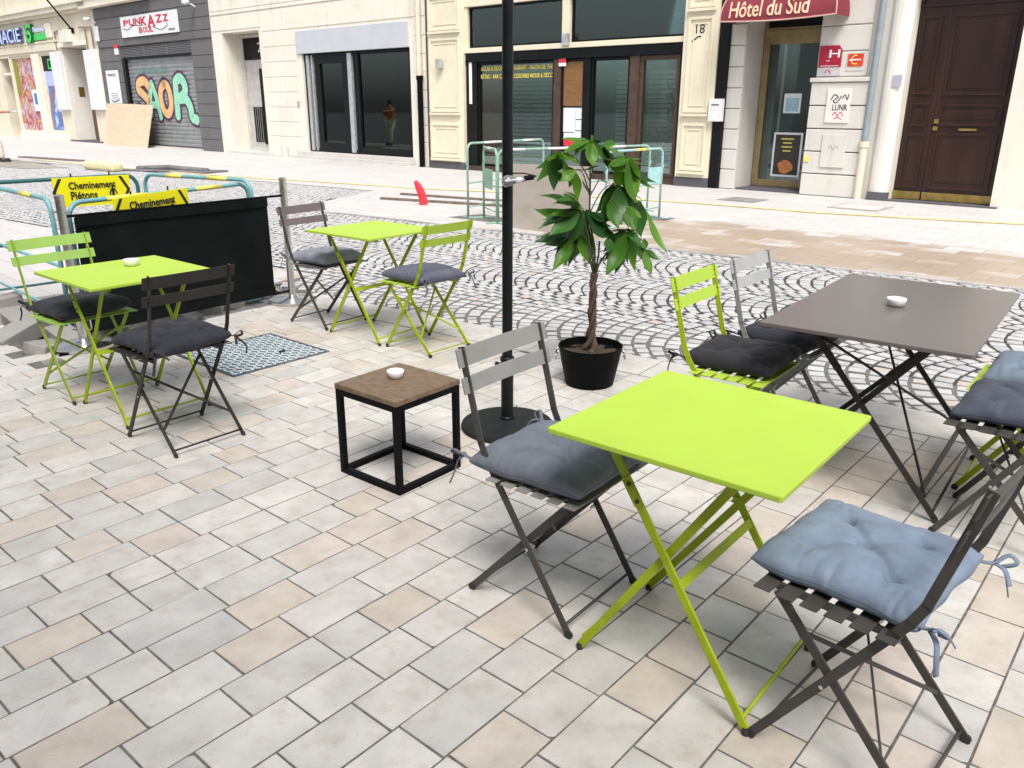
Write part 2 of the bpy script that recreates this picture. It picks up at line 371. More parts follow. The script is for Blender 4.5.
for i in range(len(row_edges)-1):
    a1, a0 = row_edges[i] - .0032, row_edges[i+1] + .0032
    u = -6 + rnd.uniform(0, .3)
    while u < 9.5:
        L = rnd.choice([.17,.20,.22,.235,.25,.265,.28,.31]) + rnd.uniform(-.012,.012)
        gap = .0035
        poly = [CX*(u+gap)+CN*a0, CX*(u+L-gap)+CN*a0, CX*(u+L-gap)+CN*a1, CX*(u+gap)+CN*a1]
        c = (poly[0]+poly[2])/2; u += L
        if c.y < -1.2 or c.x < -6.5 or c.x > 7.5 or c.y > 9.5: continue
        if in_trench(c) or grate_hole(c) and False: continue
        poly = clip_half(poly, LN, NEAR - BAND - .012)
        if len(poly) < 3: continue
        jig = [Vector((p.x + rnd.uniform(-.0012,.0012), p.y + rnd.uniform(-.0012,.0012))) for p in poly]
        ar = 0
        for q in range(len(jig)): ar += jig[q].x*jig[(q+1) % len(jig)].y - jig[(q+1) % len(jig)].x*jig[q].y
        if abs(ar)/2 < .004: continue
        if ar < 0: jig.reverse()
        if len(jig) == 4 and rnd.random() < .22:            # a chipped corner filled with mortar
            kc = rnd.randrange(4); a_, b_, c_ = jig[kc-1], jig[kc], jig[(kc+1) % 4]; q1_, q2_ = rnd.uniform(.006,.022), rnd.uniform(.005,.016)
            jig[kc:kc+1] = [b_ + (a_-b_).normalized()*q1_, b_ + ((a_-b_).normalized()*q1_ + (c_-b_).normalized()*q2_)*.42, b_ + (c_-b_).normalized()*q2_]
        slab(tm, jig, rnd.uniform(-.0006,.0008))
# border of long slabs along the cobbles
u = -13.0
while u < 9:
    L = rnd.uniform(.75, 1.0)
    p = [LX*(u+.004)+LN*(NEAR-BAND), LX*(u+L-.004)+LN*(NEAR-BAND), LX*(u+L-.004)+LN*(NEAR-.006), LX*(u+.004)+LN*(NEAR-.006)]
    c = (p[0]+p[2])/2; u += L
    if in_trench(c): continue
    slab(tm, p, .001)
struct(tm.build('terrace_paving', TILE))
jb = MB()
def poly_sheet(mb, pts, z): mb.add([(p[0], p[1], z) for p in pts], [tuple(range(len(pts)))])
poly_sheet(jb, [pA, pB, pC, Vector((-2.3,8.6)), LX*9+LN*(NEAR), Vector((9,-2)), Vector((-7.5,-2)), Vector((-7.5,9.8))], -.0024)
struct(jb.build('terrace_joint_bed', JOINT))

# cobbled lane in segmental arcs
COB = stone_mat('granite_sett', [((.475,.475,.485),5),((.425,.43,.44),4),((.52,.515,.51),3),((.52,.505,.49),2),((.42,.415,.42),1.4),((.50,.43,.38),.4)], (.30,.285,.28), rough=.5, var_scale=14, bstr=.5)
COBJ = paint('sett_joint', (.045,.042,.04), .95, .3, 20, bstr=.6, bscale=70)
cm = MB(); FAR = 8.62
SW = (FAR - NEAR) / 3; Rr = SW * .68; pitch = .122
half = math.asin(SW/2/Rr)
def sett(mb, c, ang, a, b):
    ca, sa = math.cos(ang), math.sin(ang)
    pts = []
    for dx, dy in ((-a/2,-b/2),(a/2,-b/2),(a/2,b/2),(-a/2,b/2)):
        dx *= rnd.uniform(.93,1.03); dy *= rnd.uniform(.93,1.03)
        pts.append(Vector((c.x + ca*dx - sa*dy, c.y + sa*dx + ca*dy)))
    z = rnd.uniform(-.0015,.002); n = 4; cc = c
    top = []; sh = []; mid = []
    for p in pts:
        d = cc - p; top.append((*(p + d*.20), z)); sh.append((*(p + d*.06), z-.0022)); mid.append((*p, z-.02))
    mb.add(top+sh+mid, [(0,1,2,3)] + [(i, 4+i, 4+(i+1) % 4, (i+1) % 4) for i in range(4)] + [(4+i, 8+i, 8+(i+1) % 4, 4+(i+1) % 4) for i in range(4)])
ns = 13
for kx in range(5):
    off = rnd.uniform(0, pitch)
    nmid = NEAR + SW*(kx+.5)
    s = -24.0 + off if kx > 2 else -22.0 + off
    smax = 9.0 if kx < 3 else -10.5
    while s < smax:
        for q in range(ns):
            th = -half + (q+.5+rnd.uniform(-.12,.12)) * 2*half/ns
            ss = s - Rr*math.cos(th) + Rr + rnd.uniform(-.006,.006); nn = nmid + Rr*math.sin(th)
            if kx == 0 and nn < NEAR+.03: continue
            c2 = LX*ss + LN*nn
            if c2.y < 1.5 or c2.x > 9: continue
            # to the left of the corner the trench eats into the lane
            if nn < 5.2 and ss < -6.1: continue
            if kx == 3 and ss > -10.63 - (nn-FAR)*.373: continue
            sett(cm, c2, AL - th*1.0, pitch*math.cos(th) - .0155, 2*half*Rr/ns - .024)
        s += pitch + rnd.uniform(-.003,.003)
struct(cm.build('cobbled_lane', COB))
cb = MB(); poly_sheet(cb, [ln(-6.1,NEAR,0)[:2], ln(10,NEAR,0)[:2], ln(10,FAR,0)[:2], ln(-10.6,FAR,0)[:2], ln(-11.6,11.3,0)[:2], ln(-26,11.3,0)[:2], ln(-26,5.2,0)[:2], ln(-6.1,5.2,0)[:2]], -.0065)
struct(cb.build('cobble_joint_bed', COBJ))

# pale plaza in front of the houses, stained with wet sand in one stretch
def plaza_mat():
    m, nt, b = newmat('plaza_slabs')
    tc = nt.nodes.new('ShaderNodeTexCoord'); mp = nt.nodes.new('ShaderNodeMapping'); mp.inputs['Rotation'].default_value = (0,0,R(41.57)); lk(nt, tc.outputs['Object'], mp.inputs['Vector'])
    bk = nt.nodes.new('ShaderNodeTexBrick'); bk.inputs['Scale'].default_value = 1; bk.inputs['Brick Width'].default_value = .42; bk.inputs['Row Height'].default_value = .28; bk.inputs['Mortar Size'].default_value = .006
    bk.inputs['Color1'].default_value = (.55,.53,.52,1); bk.inputs['Color2'].default_value = (.505,.485,.475,1); bk.inputs['Mortar'].default_value = (.36,.345,.33,1)
    lk(nt, mp.outputs['Vector'], bk.inputs['Vector'])
    n = nt.nodes.new('ShaderNodeTexNoise'); n.inputs['Scale'].default_value = .9; n.inputs['Detail'].default_value = 9; n.inputs['Roughness'].default_value = .62; lk(nt, mp.outputs['Vector'], n.inputs['Vector'])
    mr = nt.nodes.new('ShaderNodeMapRange'); mr.inputs['To Min'].default_value = .86; mr.inputs['To Max'].default_value = 1.1; lk(nt, n.outputs['Fac'], mr.inputs['Value'])
    sc = nt.nodes.new('ShaderNodeVectorMath'); sc.operation = 'SCALE'; lk(nt, bk.outputs['Color'], sc.inputs[0]); lk(nt, mr.outputs['Result'], sc.inputs['Scale'])
    # sand: a long tongue beside the kerb (mask in street coordinates)
    sp = nt.nodes.new('ShaderNodeSeparateXYZ'); lk(nt, mp.outputs['Vector'], sp.inputs[0])
    def rng(src, a, b, lo=0, hi=1):
        q = nt.nodes.new('ShaderNodeMapRange'); q.interpolation_type = 'SMOOTHSTEP'; q.inputs['From Min'].default_value = a; q.inputs['From Max'].default_value = b; q.inputs['To Min'].default_value = lo; q.inputs['To Max'].default_value = hi; lk(nt, src, q.inputs['Value']); return q.outputs['Result']
    def mul(a, b2, op='MULTIPLY'):
        q = nt.nodes.new('ShaderNodeMath'); q.operation = op; lk(nt, a, q.inputs[0]); 
        if isinstance(b2, (int,float)): q.inputs[1].default_value = b2
        else: lk(nt, b2, q.inputs[1])
        return q.outputs[0]
    A = mul(rng(sp.outputs['Y'], 11.6, 9.9), rng(sp.outputs['X'], -9.5, -5.0))
    n2 = nt.nodes.new('ShaderNodeTexNoise'); n2.inputs['Scale'].default_value = 2.3; n2.inputs['Detail'].default_value = 8; n2.inputs['Roughness'].default_value = .65; lk(nt, mp.outputs['Vector'], n2.inputs['Vector'])
    n3 = nt.nodes.new('ShaderNodeTexVoronoi'); n3.inputs['Scale'].default_value = 3.0; lk(nt, mp.outputs['Vector'], n3.inputs['Vector'])
    sep = nt.nodes.new('ShaderNodeSeparateColor'); lk(nt, bk.outputs['Color'], sep.inputs[0])
    br = rng(sep.outputs[0], .555, .50)
    M = rng(mul(mul(A, 1.05), mul(mul(n2.outputs['Fac'], .8), mul(br, .40), 'ADD'), 'MULTIPLY'), .24, .58)
    mm_ = nt.nodes.new('ShaderNodeVectorMath'); mm_.operation = 'MULTIPLY'; mm_.inputs[1].default_value = (.70,.565,.42); lk(nt, sc.outputs[0], mm_.inputs[0]); mx = nt.nodes.new('ShaderNodeMixRGB'); lk(nt, mm_.outputs[0], mx.inputs['Color2']); lk(nt, mul(M, .9), mx.inputs['Fac']); lk(nt, sc.outputs[0], mx.inputs['Color1'])
    lk(nt, mx.outputs['Color'], b.inputs['Base Color']); b.inputs['Roughness'].default_value = .7
    lk(nt, rng(M, 0, 1, .72, .42), b.inputs['Roughness'])
    bump(nt, b, bk.outputs['Fac'], -.2, .004)
    return m
PLAZA = plaza_mat()
pm = MB()
def plaza_prism(pts, z0=-.2, z1=0.0):
    pm.prism([(p[0],p[1],z0) for p in pts], (0,0,z1-z0))
plaza_prism([ln(-10.6,FAR+.02,0), ln(14,FAR+.02,0), st(14,17.5,0), st(-70,17.5,0), st(-70,9.2,0), ln(-26,11.4,0), ln(-11.6,11.4,0)])
struct(pm.build('plaza_paving', PLAZA))
km = MB(); u = -10.6
while u < 12:
    km.box((0,0,0),(0,0,0)) if False else None
    a = [ln(u+.004,FAR-.075,0), ln(u+.99,FAR-.075,0), ln(u+.99,FAR+.015,0), ln(u+.004,FAR+.015,0)]
    slab(km, [Vector(p[:2]) for p in a], .006); u += 1.0
KERB = stone_mat('kerb_stone', [((.34,.33,.33),1),((.42,.40,.38),1),((.28,.28,.28),1)], (.2,.18,.16), var_scale=6)
struct(km.build('kerb', KERB))
# the paved ground beyond the trench on the left, and the damp asphalt where the lane turns
wp = MB(); wp.prism([(p[0],p[1],-.2) for p in [(-4.5,6.35),(-3.9,6.95),(-3.3,7.28),(-2.55,7.55),(-2.02,7.02),ln(-6.15,NEAR,0),ln(-6.15,5.19,0),ln(-26,5.19,0),(-16,8.0)]], (0,0,.2))
struct(wp.build('side_pavement', PLAZA))
tw = MB(); bank = [(-4.5,6.35),(-3.9,6.95),(-3.3,7.28),(-2.55,7.55),(-2.02,7.02)]
for (xa,ya), (xb,yb) in zip(bank[:-1], bank[1:]):
    dd = Vector((xb-xa, yb-ya)).normalized(); oo = Vector((dd.y,-dd.x))*.006
    tw.quad((xa+oo.x,ya+oo.y,-.2),(xb+oo.x,yb+oo.y,-.2),(xb+oo.x,yb+oo.y,-.025),(xa+oo.x,ya+oo.y,-.025))
struct(tw.build('trench_bank', SANDM))
ap = MB(); poly_sheet(ap, [st(-40,8.6,0), st(-26,8.7,0), st(-23,8.6,0), st(-23.5,7.6,0), st(-40,6.6,0)], .006); struct(ap.build('damp_street', paint('damp_street', (.30,.28,.24), .5, .25, 1.2)))
pt = MB(); poly_sheet(pt, [ln(-7.9,9.25,0), ln(-6.4,9.15,0), ln(-6.3,9.5,0), ln(-7.7,9.8,0)], .005); struct(pt.build('dark_ground_patch', PATCH))  # flat dark patch on the ground by the barriers
pt = MB(); poly_sheet(pt, [st(-6.7,10.2,0), st(-6.2,10.3,0), st(-6.2,10.6,0), st(-6.7,10.65,0)], .005); struct(pt.build('dark_ground_strip', PATCH))  # small flat dark patch beside the pale blue barrier

# ------------------------------------------------------------------ house fronts
def wall_quads(mb, s0, s1, z0, z1, holes, n, depth=.25):
    ss = sorted({s0, s1, *[h[0] for h in holes], *[h[1] for h in holes]}); zs = sorted({z0, z1, *[h[2] for h in holes], *[h[3] for h in holes]})
    ss = [x for x in ss if s0 <= x <= s1]; zs = [x for x in zs if z0 <= x <= z1]
    for i in range(len(ss)-1):
        for j in range(len(zs)-1):
            cs, cz = (ss[i]+ss[i+1])/2, (zs[j]+zs[j+1])/2
            if any(h[0] < cs < h[1] and h[2] < cz < h[3] for h in holes): continue
            mb.quad((ss[i],n,zs[j]),(ss[i+1],n,zs[j]),(ss[i+1],n,zs[j+1]),(ss[i],n,zs[j+1]))
    for h in holes:
        d = h[4] if len(h) > 4 else depth; a, b, c, e = h[:4]
        mb.quad((a,n,c),(a,n+d,c),(a,n+d,e),(a,n,e)); mb.quad((b,n,c),(b,n,e),(b,n+d,e),(b,n+d,c))
        mb.quad((a,n,e),(a,n+d,e),(b,n+d,e),(b,n,e))
        if c > z0+.01: mb.quad((a,n,c),(b,n,c),(b,n+d,c),(a,n+d,c))
    mb.quad((s0,n,z0),(s0,n+3,z0),(s0,n+3,z1),(s0,n,z1)); mb.quad((s1,n,z0),(s1,n,z1),(s1,n+3,z1),(s1,n+3,z0)); mb.quad((s0,n,z1),(s1,n,z1),(s1,n+3,z1),(s0,n+3,z1))
def blocks(mb, s0, s1, z0, z1, h, n, proud, joints=(), gap=.014, skip=()):
    """rusticated courses standing proud of the wall"""
    z = z0
    while z < z1 - .02:
        zt = min(z+h, z1); js = [s0] + [j for j in joints if s0 < j < s1] + [s1]
        for a, b in zip(js[:-1], js[1:]):
            mb.box((a+gap/2, n-proud, z+gap/2),(b-gap/2, n+.01, zt-gap/2))
        z += h
def blind(mb, s0, s1, z0, z1, n, pitch=.1):
    z = z0
    while z < z1 - pitch*.5:
        mb.add([(s0,n,z),(s1,n,z),(s1,n+.03,z+pitch*.74),(s0,n+.03,z+pitch*.74),(s0,n+.006,z),(s1,n+.006,z),(s1,n+.036,z+pitch*.74),(s0,n+.036,z+pitch*.74)],
               [(0,1,2,3),(4,7,6,5),(0,4,5,1),(3,2,6,7),(0,3,7,4),(1,5,6,2)]); z += pitch
def frame_rect(mb, s0, s1, z0, z1, w, n0, n1):
    mb.box((s0,n0,z0),(s0+w,n1,z1)); mb.box((s1-w,n0,z0),(s1,n1,z1)); mb.box((s0+w,n0,z1-w),(s1-w,n1,z1)); mb.box((s0+w,n0,z0),(s1-w,n1,z0+w))
def house(name, label, s, cat='building'): return thing(name, label, cat, st(s, NF, 0))
def part(mb, name, mat, parent, **k): return mb.build(name, mat, parent, frame=st, **k)
def sub(mb, name, mat, parent, **k): return mb.build(name, mat, parent, frame=st, **k)
TOP = 9.5
# ---- pharmacy
ph = house('pharmacy_building', 'cream stone pharmacy building with poster windows at the far left', -44)
m = MB(); wall_quads(m, -62, -35.9, 0, TOP, [(-47.4,-46.15,.05,3.66,.8),(-46.02,-43.15,.28,3.7,.22),(-42.3,-40.72,.34,3.7,.22),(-39.58,-37.12,0,3.86,.9),(-48.4,-46.6,6.2,8.2,.3),(-44.6,-43.2,6.2,8.2,.3)], NF)
part(m, 'wall', CREAMD, ph)
m = MB(); m.box((-62,NF-.3,5.24),(-35.95,NF+.05,5.42)); m.box((-62,NF-.38,5.42),(-35.95,NF+.05,5.6)); m.box((-62,NF-.12,5.12),(-35.95,NF+.05,5.24)); part(m, 'cornice', CREAM, ph)
m = MB(); m.box((-62,NF-.05,3.8),(-40.15,NF+.02,4.12)); m.box((-62,NF-.075,4.12),(-39.9,NF+.02,4.2)); part(m, 'fascia', CREAMD, ph, bevel=.01)
m = MB(); m.box((-43.15,NF-.04,.3),(-42.3,NF+.02,3.7)); m.box((-46.2,NF-.05,0),(-40.4,NF+.01,.28)); part(m, 'pilaster', CREAM2, ph, bevel=.01)
def poster_mat(name, cols, scale, dist=3):
    mm, nt, b = newmat(name); tc = nt.nodes.new('ShaderNodeTexCoord')
    n = nt.nodes.new('ShaderNodeTexNoise'); n.inputs['Scale'].default_value = scale; n.inputs['Detail'].default_value = 6; n.inputs['Distortion'].default_value = dist; lk(nt, tc.outputs['Object'], n.inputs['Vector'])
    r = nt.nodes.new('ShaderNodeValToRGB')
    while len(r.color_ramp.elements) < len(cols): r.color_ramp.elements.new(.5)
    for i, (e, c) in enumerate(zip(r.color_ramp.elements, cols)): e.position = .25 + .5*i/(len(cols)-1); e.color = (*c,1)
    lk(nt, n.outputs['Fac'], r.inputs['Fac']); lk(nt, r.outputs['Color'], b.inputs['Base Color']); b.inputs['Roughness'].default_value = .35
    return mm
POSTER1 = poster_mat('flower_poster', [(.62,.60,.52),(.16,.07,.18),(.60,.50,.56),(.35,.02,.03),(.66,.44,.26),(.08,.03,.07),(.66,.6,.5)], 1.6, .8)
POSTER2 = poster_mat('blue_poster', [(.02,.10,.38),(.04,.20,.55),(.55,.62,.70),(.02,.14,.45),(.35,.12,.07),(.03,.2,.5)], 1.0, 1.0)
w = part(MBw := MB(), 'window', CREAMW, ph) if False else None
m = MB(); frame_rect(m, -46.02,-43.15,.28,3.7,.09,NF+.05,NF+.12); w = part(m, 'window', CREAMW, ph)
m = MB(); m.box((-45.92,NF+.09,.37),(-43.25,NF+.11,3.6)); q = sub(m, 'window_graphic', POSTER1, w)
m = MB(); m.box((-45.9,NF+.082,2.0),(-45.35,NF+.088,3.58)); sub(m, 'graphic_strip', paint('olive_print',(.22,.24,.03),.4), w)
m = MB(); m.box((-43.95,NF+.03,1.25),(-43.2,NF+.04,2.2)); o = sub(m, 'paper_notice', PAPER, w)
m = MB(); m.box((-43.75,NF+.024,1.55),(-43.4,NF+.028,2.05)); sub(m, 'notice_print', paint('print_blue',(.05,.2,.4),.5), w)
m = MB(); frame_rect(m, -42.3,-40.72,.34,3.7,.08,NF+.05,NF+.12); w = part(m, 'window', CREAMW, ph)
m = MB(); m.box((-42.22,NF+.09,2.97),(-40.8,NF+.11,3.62)); sub(m, 'pane', FRAMEB, w)
m = MB(); m.box((-42.22,NF+.088,2.35),(-40.8,NF+.11,2.97)); sub(m, 'pale_graphic', paint('pale_blue_print',(.42,.48,.72),.4), w)
m = MB(); m.box((-42.22,NF+.09,.42),(-40.8,NF+.11,2.35)); sub(m, 'window_graphic', POSTER2, w)
m = MB(); frame_rect(m, -41.6,-41.18,3.05,3.48,.07,NF+.07,NF+.085); sub(m, 'green_emblem', LGREEN, w)
m = MB(); m.box((-40.62,NF-.16,1.32),(-39.62,NF+.02,3.7)); part(m, 'shutter_panel', WHITE, ph, bevel=.02)
m = MB(); m.box((-37.12,NF-.16,1.34),(-36.06,NF+.02,3.66)); part(m, 'shutter_panel', WHITE, ph, bevel=.02)
m = MB(); m.box((-39.75,NF-.12,3.86),(-36.9,NF+.02,4.02)); m.box((-38.9,NF-.3,4.02),(-38.0,NF+.02,4.5)); part(m, 'lintel', CREAM2, ph, bevel=.015)
m = MB(); m.box((-39.56,NF+.85,0),(-37.1,NF+.95,3.86)); d = part(m, 'door', paint('house_door_brown',(.10,.06,.04),.5), ph)
m = MB(); m.box((-39.6,NF-.02,0),(-39.585,NF+.88,3.86)); m2 = MB(); m2.box((-39.575,NF+.001,.02),(-39.56,NF+.86,3.84)); part(m2, 'door_jamb', WHITER, ph)
m = MB(); m.box((-39.56,NF+.42,1.88),(-39.545,NF+.66,2.28)); part(m, 'intercom', BRASS, ph)
m = MB(); m.box((-40.0,NF-.1,-.02),(-36.8,NF+.9,.06)); part(m, 'doorstep', DARKST, ph)
m = MB(); m.box((-47.38,NF+.7,.05),(-46.16,NF+.78,3.66)); part(m, 'entrance_door', FRAMEB, ph)
m = MB(); m.box((-47.3,NF+.05,2.9),(-46.2,NF+.3,3.0)); part(m, 'entrance_transom', CREAM2, ph)
for a, b in ((-48.4,-46.6),(-44.6,-43.2)):
    m = MB(); frame_rect(m, a, b, 6.2, 8.2, .1, NF+.2, NF+.26); w = part(m, 'upper_window', CREAMW, ph); m = MB(); m.box((a+.1,NF+.22,6.3),(b-.1,NF+.24,8.1)); sub(m, 'pane', FRAMEB, w)
# pharmacy sign
def letters(name, label, body, s0, s1, z0, z1, n, face, side, depth, bold=.02):
    o = thing(name, label, 'sign', st((s0+s1)/2, NF, z0))
    m = MB(); add_text(m, body, (s0, z0, s1, z1), onwall(n), bold, depth=depth); m.build('letters', side, o)
    m = MB(); add_text(m, body, (s0, z0, s1, z1), onwall(n-depth-.003), bold*.2, depth=.004); m.build('letter_faces', face, o)
    return o
letters('pharmacy_sign', 'blue edged PHARMACIE letters above the pharmacy windows', 'PHARMACIE', -49.5, -43.6, 4.27, 4.86, NF-.06, LFACE, LBLUE, .12, .015)
lo = thing('pharmacy_logo_sign', 'green emblem with small lettering right of the pharmacy letters', 'sign', st(-42, NF, 4.22))
m = MB(); P = onwall(NF-.05)
stroke(m, [(-42.35,4.86),(-42.75,4.88),(-42.95,4.6),(-42.9,4.35),(-42.65,4.26),(-42.45,4.4),(-42.5,4.58),(-42.75,4.6)], .17, lambda x,y,d: st(x,NF-.15-d,y), t=.01)
m.build('emblem', LGREEN, lo)
m = MB(); m.prism([st(-43.1,NF-.02,4.18),st(-42.3,NF-.02,4.18),st(-42.3,NF-.02,4.95),st(-43.1,NF-.02,4.95)], (-NX.x*.1,-NX.y*.1,0)); m.build('backing', paint('sign_dark_green',(.01,.12,.03),.4), lo)
m = MB(); add_text(m, 'Pharm O', (-42.25,4.6,-40.95,4.82), onwall(NF-.03), .01, depth=.05); m.build('upper_lettering', LFACE, lo)
m = MB(); m.box((0,0,0),(0,0,0)) if False else None
m.prism([st(-42.25,NF-.02,4.26),st(-40.95,NF-.02,4.26),st(-40.95,NF-.02,4.52),st(-42.25,NF-.02,4.52)], (-NX.x*.06,-NX.y*.06,0)); m.build('lower_band', LGREEN, lo)
m = MB(); m.box((-40.85,NF-.09,4.31),(-40.28,NF,4.88)); o = m.build('wall_cabinet', CREAM2, frame=st, origin=st(-40.6,NF,4.31), bevel=.02); tag(o, 'cream metal box on the wall right of the pharmacy emblem', 'box')
m = MB(); m.tube([(-38.1,NF-.05,4.5),(-38.15,NF-.5,5.15),(-38.25,NF-1.3,6.3)], .035, 8); fp = thing('flag_pole', 'dark flag pole slanting out above the pharmacy house door', 'flagpole', st(-38.1,NF,4.5)); m.build('pole', BLACKM, fp, frame=st, smooth=True)
m = MB(); m.box((-38.3,NF-.12,4.36),(-37.95,NF-.03,4.56)); m.build('bracket', BLACKM, fp, frame=st)
m = MB(); m.tube([(-39.95,NF-.05,3.75),(-39.95,NF-.05,4.5),(-39.2,NF-.05,4.55)], .03, 6); m.tube([(-37.4,NF-.06,4.55),(-36.2,NF-.06,4.5),(-36.2,NF-.06,3.7)], .03, 6); m.tube([(-36.8,NF-.06,4.52),(-36.8,NF-.06,3.6)], .025, 6)
o = m.build('wall_conduit', paint('old_conduit',(.2,.17,.14),.6), frame=st, origin=st(-38,NF,4)); tag(o, 'thin rusty conduit pipes running round the pharmacy house doorway', 'pipe')
# ---- grey shop
gs = house('grey_shop_building', 'dark grey rusticated shop front with a graffiti covered roller shutter', -31.4)
m = MB(); H1 = (-33.95,-28.48,0,3.68,.2); wall_quads(m, -35.9, -27.05, 0, TOP, [H1], NF)
jz = .395
for z in [i*jz for i in range(13)]:
    zt = min(z+jz, 5.13)
    jj = (-35.15,-34.6) if int(z/jz) % 2 else (-35.4,-34.85)
    if z < 3.5:
        m.box((-35.88,NF-.035,z+.008),(jj[0]-.007,NF+.01,zt-.008)); m.box((jj[0]+.007,NF-.035,z+.008),(-33.97,NF+.01,zt-.008))
        m.box((-28.46,NF-.035,z+.008),(-27.07,NF+.01,zt-.008))
    else:
        js = [-35.88] + [-35.88 + 1.75*k + (.87 if int(z/jz) % 2 else 0) for k in range(1, 5)] + [-27.07]
        for a, b in zip(js[:-1], js[1:]): m.box((a+.007,NF-.035,max(z,3.69)+.008),(b-.007,NF+.01,zt-.008))
part(m, 'wall', GREYST, gs, bevel=.012)
m = MB(); m.box((-36.6,NF-.3,5.15),(-30.9,NF+.05,5.55)); m.box((-36.6,NF-.4,5.5),(-30.9,NF+.05,5.7)); m.box((-30.88,NF-.1,5.15),(-27.06,NF+.05,5.7)); part(m, 'cornice', CREAM, gs, bevel=.02)
def shutter(mb, s0, s1, z0, z1, n, pitch=.1, amp=.018):
    z = z0; prof = []
    while z < z1: prof += [(z, 0), (z+pitch*.25, -amp*.8), (z+pitch*.5, -amp), (z+pitch*.75, -amp*.8), (z+pitch*.94, 0)]; z += pitch
    for (za, da), (zb, db) in zip(prof[:-1], prof[1:]): mb.quad((s0,n+da,za),(s1,n+da,za),(s1,n+db,min(zb,z1)),(s0,n+db,min(zb,z1)))
m = MB(); shutter(m, -33.75,-28.5,.06,3.24,NF+.12,.145,.02); rs = part(m, 'roller_shutter', SHUT, gs, smooth=False)
m = MB(); m.box((-33.75,NF+.06,0),(-28.5,NF+.15,.06)); sub(m, 'bottom_rail', FRAMEB, rs)
m = MB(); m.box((-33.93,NF-.02,0),(-33.72,NF+.16,3.26)); m.box((-33.93,NF+.02,3.2),(-28.5,NF+.16,3.27)); part(m, 'shutter_guide', FRAMEB, gs)
m = MB(); m.box((-33.93,NF+.06,3.27),(-28.5,NF+.14,3.66)); gr = part(m, 'shutter_box', FRAMEB, gs)
m = MB(); 
for k in range(7): m.box((-33.9,NF+.03,3.29+k*.054),(-28.52,NF+.058,3.29+k*.054+.03))
for s in (-32.1,-30.3): m.box((s-.02,NF+.02,3.28),(s+.02,NF+.029,3.66))
sub(m, 'grille', GRILLE, gr)
m = MB(); m.box((-34.0,NF-.15,-.02),(-28.4,NF+.15,.05)); part(m, 'doorstep', STEPST, gs)
# graffiti painted on the shutter: outline strokes, then fills
P = lambda x, y, d: st(x, NF+.098-d, 1.0+(y-1.0)*.93)
S_ = [[(-32.25,2.33),(-32.55,2.52),(-33.0,2.45),(-33.1,2.2),(-32.75,2.0),(-32.4,1.75),(-32.5,1.45),(-32.9,1.3),(-33.25,1.42)]]
A_ = [[(-32.3,1.2),(-32.2,1.9),(-31.97,2.42)],[(-31.97,2.42),(-31.72,1.9),(-31.55,1.12)],[(-32.15,1.6),(-31.7,1.58)]]
O_ = [[(-31.0,2.38),(-31.3,2.15),(-31.35,1.75),(-31.2,1.35),(-30.9,1.25),(-30.65,1.5),(-30.6,1.95),(-30.75,2.3),(-31.0,2.38)]]
R_ = [[(-30.2,1.2),(-30.15,1.9),(-30.1,2.45)],[(-30.1,2.45),(-29.75,2.58),(-29.45,2.35),(-29.5,2.02),(-29.95,1.82)],[(-29.95,1.82),(-29.45,1.8),(-29.2,1.5),(-29.15,1.15),(-28.85,1.05)]]
PURP = paint('spray_purple', (.07,.022,.06), .5, .15); SPO = paint('spray_orange', (.70,.42,.20), .5, .12); SPG = paint('spray_mint', (.28,.62,.43), .5, .12); SPT = paint('spray_teal', (.12,.30,.27), .5, .2)
m = MB()
for i, (L, w) in enumerate(((S_,.56),(A_,.48),(O_,.53),(R_,.58))):
    for j, p in enumerate(L): stroke(m, p, w, P, .001+.0004*(i*3+j))
sub(m, 'graffiti_outline', PURP, rs)
for L, w, mt in ((S_,.36,SPO),(A_,.28,SPG),(O_,.33,SPO),(R_,.38,SPG)):
    m = MB()
    for j, p in enumerate(L): stroke(m, p, w, P, .008+.0005*j)
    sub(m, 'graffiti_fill', mt, rs) if False else m.build('graffiti_fill', mt, rs)
m = MB()
for k in range(9):
    x = -33.2 + k*.3; stroke(m, [(x,2.85+rnd.uniform(-.1,.05)),(x+.12,3.0),(x+.2,2.8),(x+.3,2.95)], .035, P, .002+.0003*k)
m.build('graffiti_tag', SPT, rs)
# the outline object was mapped twice otherwise: rebuild it straight
for o in [c for c in kids(rs) if c.name.startswith('graffiti_outline')]: bpy.data.objects.remove(o)
m = MB()
for i, (L, w) in enumerate(((S_,.56),(A_,.48),(O_,.53),(R_,.58))):
    for j, p in enumerate(L): stroke(m, p, w, P, .001+.0004*(i*3+j))
m.build('graffiti_outline', PURP, rs)
sg = thing('shop_sign', 'white PUNKAZZ sign board with red lettering on the grey shop front', 'sign', st(-31.3, NF, 3.95))
m = MB(); m.box((-33.46,NF-.09,3.96),(-29.08,NF-.036,4.68)); m.build('board', WHITE, sg, frame=st, bevel=.01)
P2 = onwall(NF-.09)
m = MB()
x = -33.2
for ch, w, z0, z1 in (('P',.46,4.36,4.56),('U',.5,4.34,4.57),('N',.46,4.35,4.58),('K',.5,4.3,4.6),('A',.66,4.22,4.62),('Z',.52,4.33,4.6),('Z',.46,4.35,4.58)):
    add_text(m, ch, (x, z0, x+w*.92, z1), P2, .035, depth=.004); x += w
x = -32.0
for ch, w in (('B',.3),('O',.3),('U',.28),('L',.26),("'",.08)):
    add_text(m, ch, (x, 4.06 if ch != "'" else 4.2, x+w*.9, 4.26), P2, .035, depth=.004); x += w
m.build('lettering', REDTXT, sg)
m = MB(); stroke(m, [(-33.3,4.28),(-32.9,4.22),(-32.4,4.34),(-31.8,4.3)], .022, P2, .0065); stroke(m, [(-30.9,4.22),(-30.3,4.1),(-29.8,4.22),(-29.9,4.33)], .022, P2, .0065)
